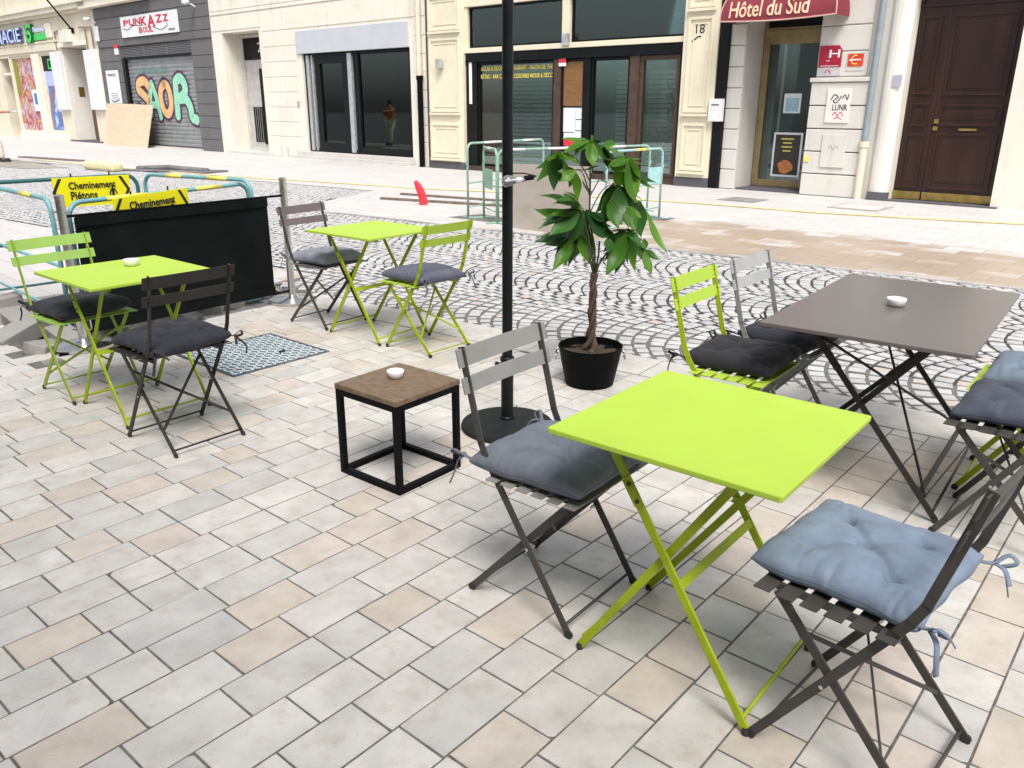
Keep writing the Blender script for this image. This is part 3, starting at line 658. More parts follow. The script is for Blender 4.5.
stroke(m, [(-29.75,4.05),(-29.65,4.1),(-29.6,4.05),(-29.5,4.1),(-29.42,4.05),(-29.3,4.1)], .035, P2, .0066); m.build('flourish', INK, sg)
nt_ = thing('notice_board', 'narrow white notice on the grey shop pillar left of the shutter', 'notice', st(-34.9, NF, 1.6))
m = MB(); m.box((-35.45,NF-.06,1.6),(-34.36,NF-.036,2.84)); m.build('sheet', PAPER, nt_, frame=st)
m = MB(); add_text(m, 'PUNKAZZ', (-35.3,2.62,-34.55,2.72), onwall(NF-.06), .01); 
for k in range(4): m.box((-1,0,0),(-1,0,0)) if False else stroke(m, [(-35.2,1.98-k*.07),(-34.6,1.98-k*.07)], .018, onwall(NF-.06), .003)
stroke(m, [(-35.25,1.72),(-34.95,1.66),(-34.55,1.74)], .04, onwall(NF-.06), .0031); m.build('print', INK, nt_)
m = MB(); m.box((-34.4,NF-.055,3.4),(-34.06,NF-.036,3.62)); m.mi = 1; m.box((-34.4,NF-.055,3.621),(-34.06,NF-.036,3.76)); o = m.build('wall_sticker', [WHITE, REDP], frame=st, origin=st(-34.2,NF,3.4)); tag(o, 'small red and white sticker beside the grille of the grey shop', 'sticker')
def spot(s, z, label):
    t = thing('wall_lamp', label, 'lamp', st(s,NF,z)); m = MB(); m.tube([(s,NF-.02,z),(s,NF-.3,z+.12)], .03, 8); m.build('arm', WHITE, t, frame=st); m = MB(); m.lathe([(.02,-.06),(.11,-.05),(.14,.03),(.1,.08),(.02,.09)], 16, (0,0,0)); m.v = [(v[0]+s, v[1]+NF-.36, v[2]+z+.1) for v in m.v]; m.build('lamp_head', WHITE, t, frame=st, smooth=True)
spot(-27.85, 4.68, 'white spot lamp at the top right corner of the grey shop'); spot(-35.75, 4.62, 'white spot lamp at the left edge of the grey shop')
m = MB(); m.box((-36.0,NF-.06,3.95),(-35.6,NF-.036,4.5)); o = m.build('junction_box', WHITE, frame=st, origin=st(-35.8,NF,3.9)); tag(o, 'white junction box under the lamp at the grey shop left edge', 'box')
# plywood leaning on the shutter
m = MB(); a = [(-35.5,NF-.16,1.6),(-31.6,NF-.14,1.53),(-31.55,NF-.60,.0),(-35.05,NF-.62,.0)]
nseg = 10; top = []; 
for i in range(nseg+1):
    for j in range(nseg+1):
        u_, v_ = i/nseg, j/nseg
        p = (Vector(a[3])*(1-u_)+Vector(a[2])*u_)*(1-v_) + (Vector(a[0])*(1-u_)+Vector(a[1])*u_)*v_
        p.y -= .05*math.sin(math.pi*u_) ; p.z += .02*math.sin(3*u_)*v_; top.append(p)
fs = [(i*(nseg+1)+j, (i+1)*(nseg+1)+j, (i+1)*(nseg+1)+j+1, i*(nseg+1)+j+1) for i in range(nseg) for j in range(nseg)]
m.add(top, fs); o = m.build('plywood_sheet', PLY, frame=st, origin=st(-33.4,NF-.6,0)); sd = o.modifiers.new('thick','SOLIDIFY'); sd.thickness = .02
tag(o, 'large bare plywood sheet leaning against the graffiti shutter', 'board')

# ---- cream house number 20
ch = house('cream_house', 'pale cream house front with door number 20 and a dark shop window', -21.8)
HD = (-26.4,-24.2,0,3.78,.75); HW = (-22.0,-17.18,.2,3.0,.16)
m = MB(); wall_quads(m, -27.05, -16.45, 0, TOP, [HD, HW], NF); part(m, 'wall', CREAM2, ch)
m = MB()
for k, z in enumerate([.0,.62,1.06,1.5,1.94,2.38,2.82,3.26]):
    zt = z+.62 if k == 0 else z+.44
    m.box((-24.0,NF-.016,z+.01),(-22.24,NF+.01,min(zt,3.7)-.01)); m.box((-17.0,NF-.016,z+.01),(-16.5,NF+.01,min(zt,3.7)-.01))
m.box((-24.0,NF-.016,3.72),(-16.5,NF+.01,4.3)); m.box((-27.0,NF-.016,3.86),(-24.06,NF+.01,4.3)); m.box((-27.0,NF-.03,4.34),(-16.5,NF+.01,4.42)); m.box((-27.0,NF-.016,4.46),(-16.5,NF+.01,5.2))
part(m, 'rusticated_blocks', CREAM2, ch, bevel=.006)
m = MB(); m.box((-22.2,NF-.05,3.0),(-17.2,NF+.14,3.63)); part(m, 'blind_box', PANELB, ch, bevel=.01)
m = MB(); m.box((-26.6,NF-.12,-.02),(-24.0,NF+.8,.07)); part(m, 'doorstep', STEPST, ch)
m = MB(); m.box((-26.38,NF+.7,.07),(-24.2,NF+.76,2.98)); d = part(m, 'door', paint('grey_white_door',(.46,.45,.43),.5), ch)
m = MB(); frame_rect(m, -26.38,-24.2,.07,3.76,.1,NF+.64,NF+.72); sub(m, 'door_frame', paint('door_frame_grey',(.52,.51,.48),.5), d)
m = MB(); m.box((-26.28,NF+.68,2.98),(-24.2,NF+.73,3.68)); sub(m, 'transom', FRAMEB, d)
m = MB()
for k in range(7): m.box((-26.0+k*.12,NF+.67,.35),(-25.95+k*.12,NF+.70,1.5))
for s in (-25.45,): m.box((s,NF+.67,.3),(s+.5,NF+.695,2.7))
for k in range(3): m.box((-24.9+k*.12,NF+.66,.35),(-24.85+k*.12,NF+.70,1.5))
sub(m, 'grille', FRAMEB, d)
m = MB(); add_text(m, '20', (-25.42,3.2,-24.95,3.5), onwall(NF+.68)); m.build('number', WHITE, d)
m = MB(); frame_rect(m, -21.98,-17.2,.22,3.0,.1,NF+.06,NF+.14); w = part(m, 'shop_window', FRAMEB, ch)
m = MB(); frame_rect(m, -21.45,-19.9,.26,2.95,.24,NF+.04,NF+.12); sub(m, 'door_leaf', FRAMEB, w)
m = MB(); m.box((-19.5,NF+.03,.3),(-17.28,NF+.1,.42)); m.box((-19.55,NF+.03,.3),(-19.4,NF+.11,2.95)); sub(m, 'mullion', FRAMEB, w)
m = MB(); m.box((-18.1,NF+.09,.42),(-17.95,NF+.13,2.95)); sub(m, 'glazing_bar', FRAMEB, w)
for qa, qb in ((-21.85,-21.72),(-19.88,-19.7),(-21.6,-21.54)): m = MB(); m.box((qa,NF+.025,.25),(qb,NF+.105,2.95)); sub(m, 'shutter_guide', ALU, w)
m = MB(); m.box((-21.2,NF+.09,.5),(-20.15,NF+.1,2.72)); sub(m, 'pane', GLASSD, w); m = MB(); m.box((-19.4,NF+.085,.42),(-17.28,NF+.095,2.95)); sub(m, 'pane', GLASSD, w)
m = MB(); m.box((-21.98,NF+1.6,0),(-17.18,NF+1.7,3.0)); m.box((-21.97,NF+.16,.16),(-17.19,NF+1.6,.2)); m.box((-22.05,NF+.16,.2),(-21.98,NF+1.6,3)); m.box((-17.18,NF+.16,.2),(-17.1,NF+1.6,3)); m.box((-21.97,NF+.16,3.0),(-17.19,NF+1.6,3.06)); part(m, 'interior', paint('shop_interior',(.24,.32,.33),.8,.3,1.2,bstr=0), ch)
m = MB(); m.box((-19.35,NF+.45,.2),(-17.3,NF+.6,1.55)); part(m, 'interior_counter', paint('dim_blue_counter',(.17,.25,.31),.6), ch)
m = MB(); m.box((-19.2,NF+.4,1.5),(-18.4,NF+.5,2.1)); m.box((-21.0,NF+.5,.3),(-20.6,NF+.55,2.6)); part(m, 'interior_display', paint('blue_display',(.06,.16,.30),.6), ch)
m = MB(); m.box((-22.65,NF-.22,-.02),(-17.08,NF+.1,.1)); m.box((-22.5,NF-.1,.1),(-17.1,NF+.1,.21)); part(m, 'threshold', STEPST, ch, bevel=.01)
m = MB(); m.box((-22.35,NF-.06,1.55),(-22.24,NF-.02,1.67)); part(m, 'key_switch', ALU, ch)
m = MB(); m.tube([(-23.15,NF-.1,0),(-23.15,NF-.1,.3)], .12, 10); part(m, 'wheel_guard', STEPST, ch)
def downpipe(name, label, s, segs, r=.06):
    t = thing(name, label, 'pipe', st(s,NF,0))
    for nm, z0, z1, mt, rr in segs:
        m = MB(); m.tube([(s,NF-.1,z0),(s,NF-.1,z1)], rr, 12); m.lathe([(rr*1.25,z1-.1),(rr*1.25,z1)], 12, (s,NF-.1,0)); m.build(nm, mt, t, frame=st, smooth='auto')
downpipe('downpipe', 'rain pipe, cream above and black below, right of the dark shop window', -16.72, [('upper_pipe',2.29,TOP,PIPEC,.065),('lower_pipe',0,2.29,BLACKM,.075)])
m = MB(); m.box((-16.47,NF-.08,0),(-16.38,NF+.05,TOP)); o = m.build('wall_seam', paint('seam_dark',(.06,.055,.05),.8), frame=st, origin=st(-16.4,NF,0)); o.parent = ch; o.location = Vector(st(-16.4,NF,0)) - Vector(ch.location)

# ---- restaurant front number 18
rh = house('restaurant_front', 'cream panelled restaurant front with dark framed windows, number 18', -12.1)
m = MB(); wall_quads(m, -16.38, -8.2, 0, TOP, [(-15.12,-8.9,0,3.82,.2)], NF); part(m, 'wall', CREAMW, rh)
def pilaster(s0, s1, panels, base=True):
    m = MB(); m.box((s0,NF-.12,.18),(s1,NF-.001,TOP-.02)); pp = part(m, 'pilaster', CREAMW, rh, bevel=.01)
    m = MB()
    for a, b, z0, z1 in panels:
        frame_rect(m, a, b, z0, z1, .055, NF-.15, NF-.118); frame_rect(m, a+.12, b-.12, z0+.12, z1-.12, .02, NF-.135, NF-.118)
        m.box((a-.02,NF-.19,z0-.07),(b+.02,NF-.118,z0-.02))
    sub(m, 'panel_moulding', CREAMW, pp, bevel=.006)
    m = MB(); m.box((s0-.01,NF-.13,-.02),(s1+.01,NF,.18)); sub(m, 'plinth', DARKST, pp)
pilaster(-16.36,-15.12,[(-16.28,-15.22,.28,1.13),(-16.28,-15.22,1.4,3.14),(-16.28,-15.22,3.32,4.1)])
pilaster(-8.98,-8.22,[(-8.88,-8.32,.32,1.24),(-8.88,-8.32,1.44,3.2),(-8.88,-8.32,3.36,4.1)])
m = MB(); add_text(m, '18', (-8.71,2.9,-8.52,3.06), onwall(NF-.12)); m.build('house_number', INK, rh)
m = MB(); stroke(m, [(-8.78,2.76),(-8.65,2.84),(-8.6,2.84)], .03, onwall(NF-.12)); m.build('graffiti_arrow', INK, rh)
m = MB(); m.box((-15.95,NF-.26,2.45),(-15.8,NF-.12,2.66)); part(m, 'wall_lamp', ALU, rh)
m = MB(); m.box((-15.12,NF-.06,2.77),(-8.95,NF+.12,2.88)); m.box((-12.1,NF-.04,2.88),(-11.9,NF+.12,3.82)); m.box((-15.12,NF-.05,3.8),(-8.95,NF+.1,3.95)); m.box((-15.12,NF-.02,2.88),(-15.04,NF+.1,3.8)); part(m, 'transom_frame', CREAMW, rh, bevel=.008)
m = MB(); m.box((-12.02,NF-.14,2.82),(-11.86,NF-.05,3.06)); part(m, 'spot_lamp', ALU, rh)
for a, b in ((-15.04,-12.1),(-11.9,-8.98)):
    m = MB(); frame_rect(m, a, b, 2.88, 3.8, .05, NF+.06, NF+.12); w = part(m, 'upper_window', FRAMEB, rh)
    m = MB(); m.box((a+.05,NF+.085,2.93),(b-.05,NF+.095,3.75)); sub(m, 'pane', GLASSD, w)
    m = MB(); blind(m, a+(.9 if a < -13 else 1.2), b-.06, 2.9, 3.36, NF+.2, .08); sub(m, 'blind', SHUTD, w)
m = MB(); m.box((-11.85,NF+.3,2.88),(-11.45,NF+.33,3.8)); part(m, 'wood_board', OAK, rh)
m = MB(); m.box((-15.1,NF-.03,2.6),(-8.9,NF+.14,2.77)); m.box((-15.1,NF-.05,2.56),(-8.9,NF+.1,2.6)); part(m, 'fascia_beam', FRAMEB, rh)
m = MB(); m.box((-15.1,NF-.02,0),(-14.74,NF+.14,2.56)); part(m, 'side_column', FRAMEB, rh)
m = MB(); m.box((-14.99,NF-.035,1.6),(-14.9,NF-.021,2.57)); part(m, 'white_strip', PAPER, rh)
for a, b, mt in ((-12.33,-12.13,BRONZE),(-11.47,-11.3,FRAMEB),(-10.28,-10.05,BRONZE),(-9.08,-8.9,FRAMEB)):
    m = MB(); m.box((a,NF-.02,0),(b,NF+.13,2.56)); part(m, 'window_post', mt, rh, bevel=.01)
panes = [(-14.74,-12.33),(-12.13,-11.47),(-11.3,-10.28),(-10.05,-9.08)]
for i, (a, b) in enumerate(panes):
    m = MB(); frame_rect(m, a, b, .12, 2.55, .06 if i != 3 else .09, NF+.02, NF+.1); w = part(m, 'shop_window', BRONZE if i == 3 else FRAMEB, rh)
    m = MB(); m.box((a+.05,NF+.06,.18),(b-.05,NF+.068,2.5)); sub(m, 'pane', GLASS, w)
    if i in (0,2,3):
        m = MB(); blind(m, (a+.85 if i == 0 else a+.55 if i == 2 else a+.1), b-.07, .2, 2.3 if i else 2.5, NF+.2, .095); sub(m, 'roller_blind', SHUTD, w)
m = MB(); m.box((-14.7,NF+.09,.15),(-13.98,NF+.12,2.5)); part(m, 'orange_panel', ORANGE, rh)
m = MB(); m.box((-12.08,NF+.03,1.56),(-11.5,NF+.055,2.52)); part(m, 'wood_board', OAK, rh)
m = MB()
for q in ((-12.07,-11.72,1.0,1.52),(-11.71,-11.53,1.28,1.52),(-11.71,-11.53,1.04,1.26),(-12.05,-11.78,.78,.98),(-11.77,-11.53,.82,1.02)): m.box((q[0],NF+.045,q[2]),(q[1],NF+.052,q[3]))
part(m, 'paper_notices', PAPER, rh)
for qa, qb in (((-12.04,NF+.03,.70),(-11.68,NF+.05,.84)),((-12.17,NF-.04,2.47),(-11.97,NF-.021,2.56))): m = MB(); m.box(qa, qb); part(m, 'red_sticker', REDP, rh)
m = MB(); m.box((-12.17,NF-.04,2.4),(-11.97,NF-.021,2.468)); part(m, 'pink_sticker', PAPER, rh)
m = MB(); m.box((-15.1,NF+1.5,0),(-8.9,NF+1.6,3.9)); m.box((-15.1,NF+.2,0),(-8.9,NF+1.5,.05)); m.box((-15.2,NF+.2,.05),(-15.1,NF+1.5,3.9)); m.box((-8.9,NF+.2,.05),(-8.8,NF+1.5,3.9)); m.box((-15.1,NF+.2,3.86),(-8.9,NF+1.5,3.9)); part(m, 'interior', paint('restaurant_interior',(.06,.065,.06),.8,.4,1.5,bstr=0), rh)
m = MB(); m.box((-14.2,NF+.34,1.04),(-12.8,NF+.37,1.12)); m.box((-13.5,NF+.3,1.06),(-13.1,NF+.34,1.3)); part(m, 'interior_counter', paint('dim_counter',(.3,.32,.34),.5), rh)
m = MB(); add_text(m, 'AGLAÉ & SIDONIE RESTAURANT - SALON DE THÉ', (-14.66,2.36,-12.4,2.48), onwall(NF+.055), .004); add_text(m, 'RÉTRO - BAR CAFÉ - ACCESSOIRES MODE & DÉCO', (-14.66,2.18,-12.4,2.30), onwall(NF+.055), .004); m.build('window_lettering', YBAND, rh)
m = MB(); m.box((-15.1,NF-.05,-.02),(-8.9,NF+.2,.12)); part(m, 'threshold', BRONZE, rh)
# plant standing inside the right pane
LEAFD = paint('indoor_leaf', (.035,.085,.03), .4, .3, 12)
ip = thing('indoor_plant', 'dim leafy plant standing behind the right restaurant pane', 'plant', st(-9.5,NF+.25,.1))
m = MB(); rr = random.Random(3)
for k in range(150):
    hz = rr.uniform(.5,1.1) if k < 105 else rr.uniform(1.1,1.95); s = rr.gauss(-9.55,.24) if k < 105 else rr.gauss(-9.28,.08); n = NF+.13+rr.uniform(-.03,.03)
    a = rr.uniform(0,6.28); l = rr.uniform(.08,.2); dx, dz = math.cos(a)*l, math.sin(a)*l
    m.quad((s,n,hz),(s+dx*.5-dz*.18,n-.015,hz+dz*.5+dx*.18),(s+dx,n-.025,hz+dz),(s+dx*.5+dz*.18,n+.02,hz+dz*.5-dx*.18))
m.build('foliage', LEAFD, ip, frame=st)
m = MB(); m.lathe([(.12,0),(.16,.3)], 14, (-9.5,NF+.22,.12)); m.tube([(-9.5,NF+.22,.4),(-9.4,NF+.22,1.2),(-9.3,NF+.22,1.7)], .015, 6); m.build('pot', CERAMIC, ip, frame=st)

# ---- hotel
hh = house('hotel_building', 'white stone hotel front with glass door and burgundy awning', -6.7)
m = MB(); wall_quads(m, -8.2, -5.08, 0, TOP, [(-7.68,-6.27,0,3.25,.78)], NF); part(m, 'wall', WHITEST, hh)
m = MB()
for k in range(9): m.box((-8.0,NF-.03,k*.38+.009),(-7.69,NF+.01,k*.38+.371))
for k in range(4): m.box((-6.26,NF-.03,2.06+k*.42+.009),(-5.38,NF+.01,2.06+k*.42+.411))
m.box((-8.0,NF-.03,3.45),(-6.28,NF+.01,3.85))
part(m, 'stone_blocks', WHITEST, hh, bevel=.012)
m = MB()
for k in range(5):
    z = k*.395
    m.box((-6.3,NF-.1,z+.009),(-5.28,NF+.01,z+.386))
m.box((-6.33,NF-.13,1.975),(-5.25,NF+.01,2.05))
part(m, 'lower_pier', WHITEST, hh, bevel=.012)
m = MB(); m.box((-5.98,NF-.125,1.29),(-5.56,NF-.1,1.86)); c1 = part(m, 'meter_cabinet', WHITER, hh, bevel=.005)
m = MB(); Pc = onwall(NF-.125)
stroke(m, [(-5.9,1.68),(-5.85,1.76),(-5.78,1.72),(-5.86,1.66),(-5.8,1.63),(-5.72,1.74)], .018, Pc, .002); stroke(m, [(-5.7,1.7),(-5.66,1.76),(-5.62,1.68),(-5.6,1.76)], .016, Pc, .0024); add_text(m, 'LUNR', (-5.86,1.5,-5.6,1.6), Pc)
m.build('marker_tag', INK, c1)
m = MB(); stroke(m, [(-5.85,1.42),(-5.8,1.47),(-5.76,1.4),(-5.71,1.47),(-5.66,1.41)], .016, Pc, .002); stroke(m, [(-5.82,1.36),(-5.74,1.38),(-5.68,1.35)], .014, Pc, .0023); m.build('red_tag', REDP, c1)
m = MB(); m.box((-5.97,NF-.125,.52),(-5.54,NF-.1,1.09)); c2 = part(m, 'meter_cabinet', WHITEST, hh, bevel=.005)
m = MB(); stroke(m, [(-5.85,.84),(-5.8,.9),(-5.76,.82),(-5.72,.9),(-5.66,.84)], .008, Pc, .002); m.build('faint_tag', GRILLE, c2)
m = MB(); m.box((-6.28,NF-.118,.6),(-6.19,NF-.101,.69)); part(m, 'yellow_sticker', YBAND, hh)
nD = NF+.74
m = MB(); frame_rect(m, -7.66,-6.2,.04,2.82,.13,nD-.05,nD+.04); m.box((-7.66,nD-.06,2.82),(-6.2,nD+.04,2.94)); frame_rect(m, -7.66,-6.2,2.94,3.24,.05,nD-.04,nD+.04); d = part(m, 'entrance_door', BRASSF, hh, bevel=.006)
m = MB(); m.box((-7.53,nD-.02,.17),(-6.3,nD-.012,2.69)); sub(m, 'pane', GLASSD, d)
m = MB(); m.box((-7.61,nD-.01,2.99),(-6.25,nD,3.19)); sub(m, 'transom_pane', FRAMEB, d)
m = MB(); m.box((-7.6,nD+.9,0),(-6.1,nD+.95,3.2)); m.box((-7.72,nD+.05,0),(-7.66,nD+.9,3.2)); m.box((-6.2,nD+.05,0),(-6.1,nD+.9,3.2)); m.box((-7.66,nD+.04,-.01),(-6.2,nD+.9,.02)); m.box((-7.66,nD+.05,3.25),(-6.2,nD+.9,3.3)); part(m, 'interior', paint('hotel_interior',(.16,.20,.18),.8,.4,1.5,bstr=0), hh)
m = MB(); m.box((-7.14,nD-.035,1.44),(-6.8,nD-.021,1.8)); s_ = sub(m, 'paper_notice', PAPER, d); m = MB(); m.box((-7.1,nD-.039,1.47),(-6.84,nD-.036,1.72)); sub(m, 'notice_print', paint('pale_blue_sheet',(.32,.52,.62),.6), d)
m = MB(); m.box((-7.27,nD-.035,.24),(-6.68,nD-.021,1.08)); sub(m, 'poster', PAPER, d)
m = MB(); m.box((-7.23,nD-.039,.28),(-6.72,nD-.036,1.04)); sub(m, 'poster_print', paint('poster_black',(.03,.03,.022),.5), d)
m = MB(); m.add([st(-6.98+.16*math.cos(a)*rr.uniform(.8,1.1), nD-.0405, .44+.13*math.sin(a)*rr.uniform(.8,1.1)) for a in [k*.45 for k in range(14)]], [tuple(range(14))]); m.build('poster_picture', poster_mat('poster_food', [(.35,.1,.02),(.6,.3,.06),(.5,.12,.05),(.2,.05,.02)], 14), d)
m = MB()
for k, (a, b) in enumerate(((.24,.2),(.16,.3),(.2,.2),(.14,.3))): stroke(m, [(-6.98-a/2,.96-k*.075),(-6.98+a/2,.96-k*.075)], .024, onwall(nD-.039), .002)
m.build('poster_text', YBAND, d)
m = MB(); m.box((-7.66,NF+.02,-.015),(-6.28,NF+.8,.035)); part(m, 'doorstep', DARKST, hh)
m = MB(); stroke(m, [(-6.36,1.8),(-6.32,1.9),(-6.34,1.72),(-6.28,1.8)], .02, lambda x,y,d_: st(-6.272-d_*.2+.0, NF+.3+(x+6.32)*1.2, y)) if False else None
# hotel awning: a curved canvas hood with rounded ends
aw = thing('hotel_awning', 'burgundy curved hotel awning over the glass door', 'awning', st(-6.9,NF,3.0))
s0, s1, rr_, z0 = -7.93, -5.80, .62, 3.03
m = MB(); rows_ = []
for i in range(15):
    t = i/14*math.pi/2; out = rr_*math.cos(t); zz = z0 + .72*math.sin(t)
    ins = .42*(1-math.cos(t)); row = []
    for j in range(25):
        u_ = j/24; s = s0+ins + (s1-s0-2*ins)*u_
        row.append((s, NF-.02-out, zz - (.035*math.sin(math.pi*u_) if i == 0 else 0) + .0))
    rows_.append(row)
for i in range(14):
    for j in range(24): m.quad(rows_[i][j], rows_[i][j+1], rows_[i+1][j+1], rows_[i+1][j])
for e in (0, 24):                                         # rounded end gores
    for i in range(14):
        a, b = rows_[i][e], rows_[i+1][e]; m.quad(a, (a[0] + (0 if False else 0), NF-.02, a[2]), (b[0], NF-.02, b[2]), b)
o = m.build('canvas', AWN, aw, frame=st, smooth='auto'); 
m = MB(); m.tube([(p[0],p[1]-.006,p[2]) for p in rows_[0]], .014, 6); m.tube([(r[24][0]+.004,r[24][1]-.004,r[24][2]) for r in rows_], .012, 6); m.tube([(r[0][0]-.004,r[0][1]-.004,r[0][2]) for r in rows_], .012, 6); m.build('trim', AWNE, aw, frame=st)
def onawn(x, y, d):
    t = math.asin(max(0, min(1, (y-z0)/.72))); out = rr_*math.cos(t); return st(x, NF-.02-out-d*1.6-.004, y)
m = MB(); add_text(m, 'Hôtel du Sud', (-7.76,3.075,-6.28,3.35), onawn, .012); m.build('lettering', AWNT, aw)
# hotel plates
hs = thing('hotel_plate', 'burgundy plate with a white H on the hotel pier', 'sign', st(-6.03,NF,2.06))
m = MB(); m.prism([(-6.24,NF-.05,2.22),(-5.84,NF-.05,2.22),(-5.84,NF-.05,2.5),(-5.9,NF-.05,2.58),(-6.24,NF-.05,2.58)], (0,.018,0)); m.build('plate', paint('plate_red',(.36,.012,.04),.3), hs, frame=st)
m = MB(); m.box((-6.24,NF-.052,2.08),(-5.84,NF-.032,2.218)); m.build('lower_plate', paint('plate_grey',(.5,.47,.5),.4), hs, frame=st)
m = MB(); add_text(m, 'H', (-6.06,2.38,-5.87,2.51), onwall(NF-.05), .01); stroke(m, [(-6.09,2.33),(-6.085,2.33)], .018, onwall(NF-.05)); stroke(m, [(-6.055,2.33),(-6.05,2.33)], .018, onwall(NF-.05)); stroke(m, [(-6.2,2.245),(-5.88,2.245)], .01, onwall(NF-.05)); m.build('lettering', WHITE, hs)
m = MB(); stroke(m, [(-6.1,2.14),(-6.06,2.18),(-6.02,2.15),(-6.0,2.12)], .016, onwall(NF-.052)); m.build('small_mark', REDTXT, hs)
es = thing('card_plate', 'small orange red plate with a yellow C on the hotel pier', 'sign', st(-5.6,NF,2.2))
m = MB(); m.box((-5.74,NF-.04,2.16),(-5.45,NF-.03,2.45)); m.build('backing', WHITEST, es, frame=st)
m = MB(); m.box((-5.72,NF-.052,2.23),(-5.46,NF-.04,2.43)); m.build('plate', paint('plate_orange',(.62,.05,.02),.35), es, frame=st)
m = MB(); stroke(m, [(-5.57,2.40),(-5.62,2.40),(-5.655,2.35),(-5.65,2.29),(-5.6,2.265),(-5.56,2.27)], .016, onwall(NF-.052)); m.build('emblem', YBAND, es)
m = MB(); stroke(m, [(-5.69,2.33),(-5.5,2.335)], .022, onwall(NF-.053)); m.build('lettering', WHITE, es)
downpipe('downpipe', 'blue grey rain pipe between the hotel and the brown door', -5.23, [('upper_pipe',.99,TOP,PIPEB,.055),('lower_pipe',0,.99,PIPEC,.07)])
m = MB(); m.box((-8.2,NF-.1,0),(-8.0,NF-.005,TOP)); o = m.build('black_pillar', FRAMEB, frame=st, origin=st(-8.1,NF,0)); o.parent = hh; o.location = Vector(st(-8.1,NF,0))-Vector(hh.location)
mbx = thing('mailbox', 'white mailbox on the black pillar beside the hotel', 'mailbox', st(-8.12,NF,1.27))
m = MB(); m.box((-8.26,NF-.22,1.28),(-7.98,NF-.1,1.7)); m.build('body', WHITE, mbx, frame=st, bevel=.01)
m = MB(); m.box((-8.2,NF-.225,1.58),(-8.04,NF-.219,1.6)); m.build('slot', INK, mbx, frame=st)

# ---- house with the brown double door
dh = house('door_house', 'white house front with a tall dark brown double door', -3.9)
m = MB(); wall_quads(m, -5.08, 9, 0, TOP, [(-4.74,-3.12,0,3.45,.35)], NF); part(m, 'wall', CREAM2, dh)
m = MB(); pts = []
for k in range(9):
    a = math.pi*k/8; pts.append((-4.91-.17*math.cos(a), NF-.1*math.sin(a)))
for k in range(8): m.quad((*pts[k],.14),(*pts[k+1],.14),(*pts[k+1],TOP),(*pts[k],TOP))
part(m, 'rounded_pier', WHITER, dh, smooth=True)
m = MB(); m.box((-5.06,NF-.13,-.01),(-4.72,NF+.0,.14)); part(m, 'plinth', DARKST, dh)
nD = NF+.3
def leaf_door(s0, s1, panels, label):
    m = MB(); m.box((s0,nD-.04,.02),(s1,nD+.02,3.12)); d = part(m, 'door_leaf', DOORW, dh, bevel=.006)
    m = MB()
    for a, b, z0, z1 in panels:
        frame_rect(m, a, b, z0, z1, .035, nD-.062, nD-.038); m.box((a+.09,nD-.052,z0+.09),(b-.09,nD-.038,z1-.09))
    sub(m, 'panels', DOORW, d, bevel=.012)
    for a, b, z0, z1 in panels: m = MB(); m.box((a,nD-.07,z0-.012),(b,nD-.04,z0+.012)); m.box((a,nD-.066,z1-.01),(b,nD-.04,z1+.01)); sub(m, 'moulding', DOORW2, d)
    m = MB(); m.box((s0+.01,nD-.07,.03),(s1-.01,nD-.041,.16)); sub(m, 'kick_plate', BRASS, d)
    return d
leaf_door(-4.74,-4.27,[(-4.66,-4.36,.24,1.12),(-4.66,-4.36,1.26,1.62),(-4.66,-4.36,1.78,2.98)], 'l')
d = leaf_door(-4.262,-3.14,[(-4.18,-3.24,.24,1.14),(-4.18,-3.24,1.28,1.6),(-4.18,-3.24,1.76,2.98)], 'r')
m = MB(); m.box((-3.84,nD-.075,1.19),(-3.57,nD-.045,1.225)); sub(m, 'letter_slot', BRASS, d)
for qa, qb in ((1.3,1.37),(1.19,1.25)): m = MB(); m.box((-4.24,nD-.08,qa),(-4.17,nD-.045,qb)); sub(m, 'handle', BRASS, d)
m = MB(); m.box((-4.74,nD-.02,3.12),(-3.12,nD+.02,3.45)); frame_rect(m, -4.74,-3.12,3.12,3.45,.05,nD-.06,nD-.02); part(m, 'transom', DOORW, dh)
m = MB(); m.box((-4.9,NF-.12,-.02),(-3.0,NF+.3,.02)); part(m, 'doorstep', DARKST, dh)
m = MB(); m.box((-4.9,NF-.115,1.88),(-4.76,NF-.098,2.07)); o = m.build('door_plaque', paint('plaque_grey',(.42,.42,.48),.4), frame=st, origin=st(-4.83,NF,1.88)); tag(o, 'small grey plaque on the white pier left of the brown door', 'plaque')

# unseen building added behind the camera to shade the terrace and window reflections
m = MB(); wall_quads(m, -16, 12, 0, 7, [(-9+3*k,-7+3*k,.3,2.9,.3) for k in range(6)] + [(-9+3*k,-7.4+3*k,4.2,6.6,.3) for k in range(6)], 0)
m.v = [(v[0], -2.6 - v[1], v[2]) for v in m.v]
cf = struct(m.build('unseen_shade_building', stucco('shade_building_render', (.45,.44,.42)), frame=ln))
m = MB(); m.box((-16,-2.95,.1),(12,-2.9,6.8)); o = m.build('shade_building_panes', FRAMEB, frame=ln); o.parent = cf

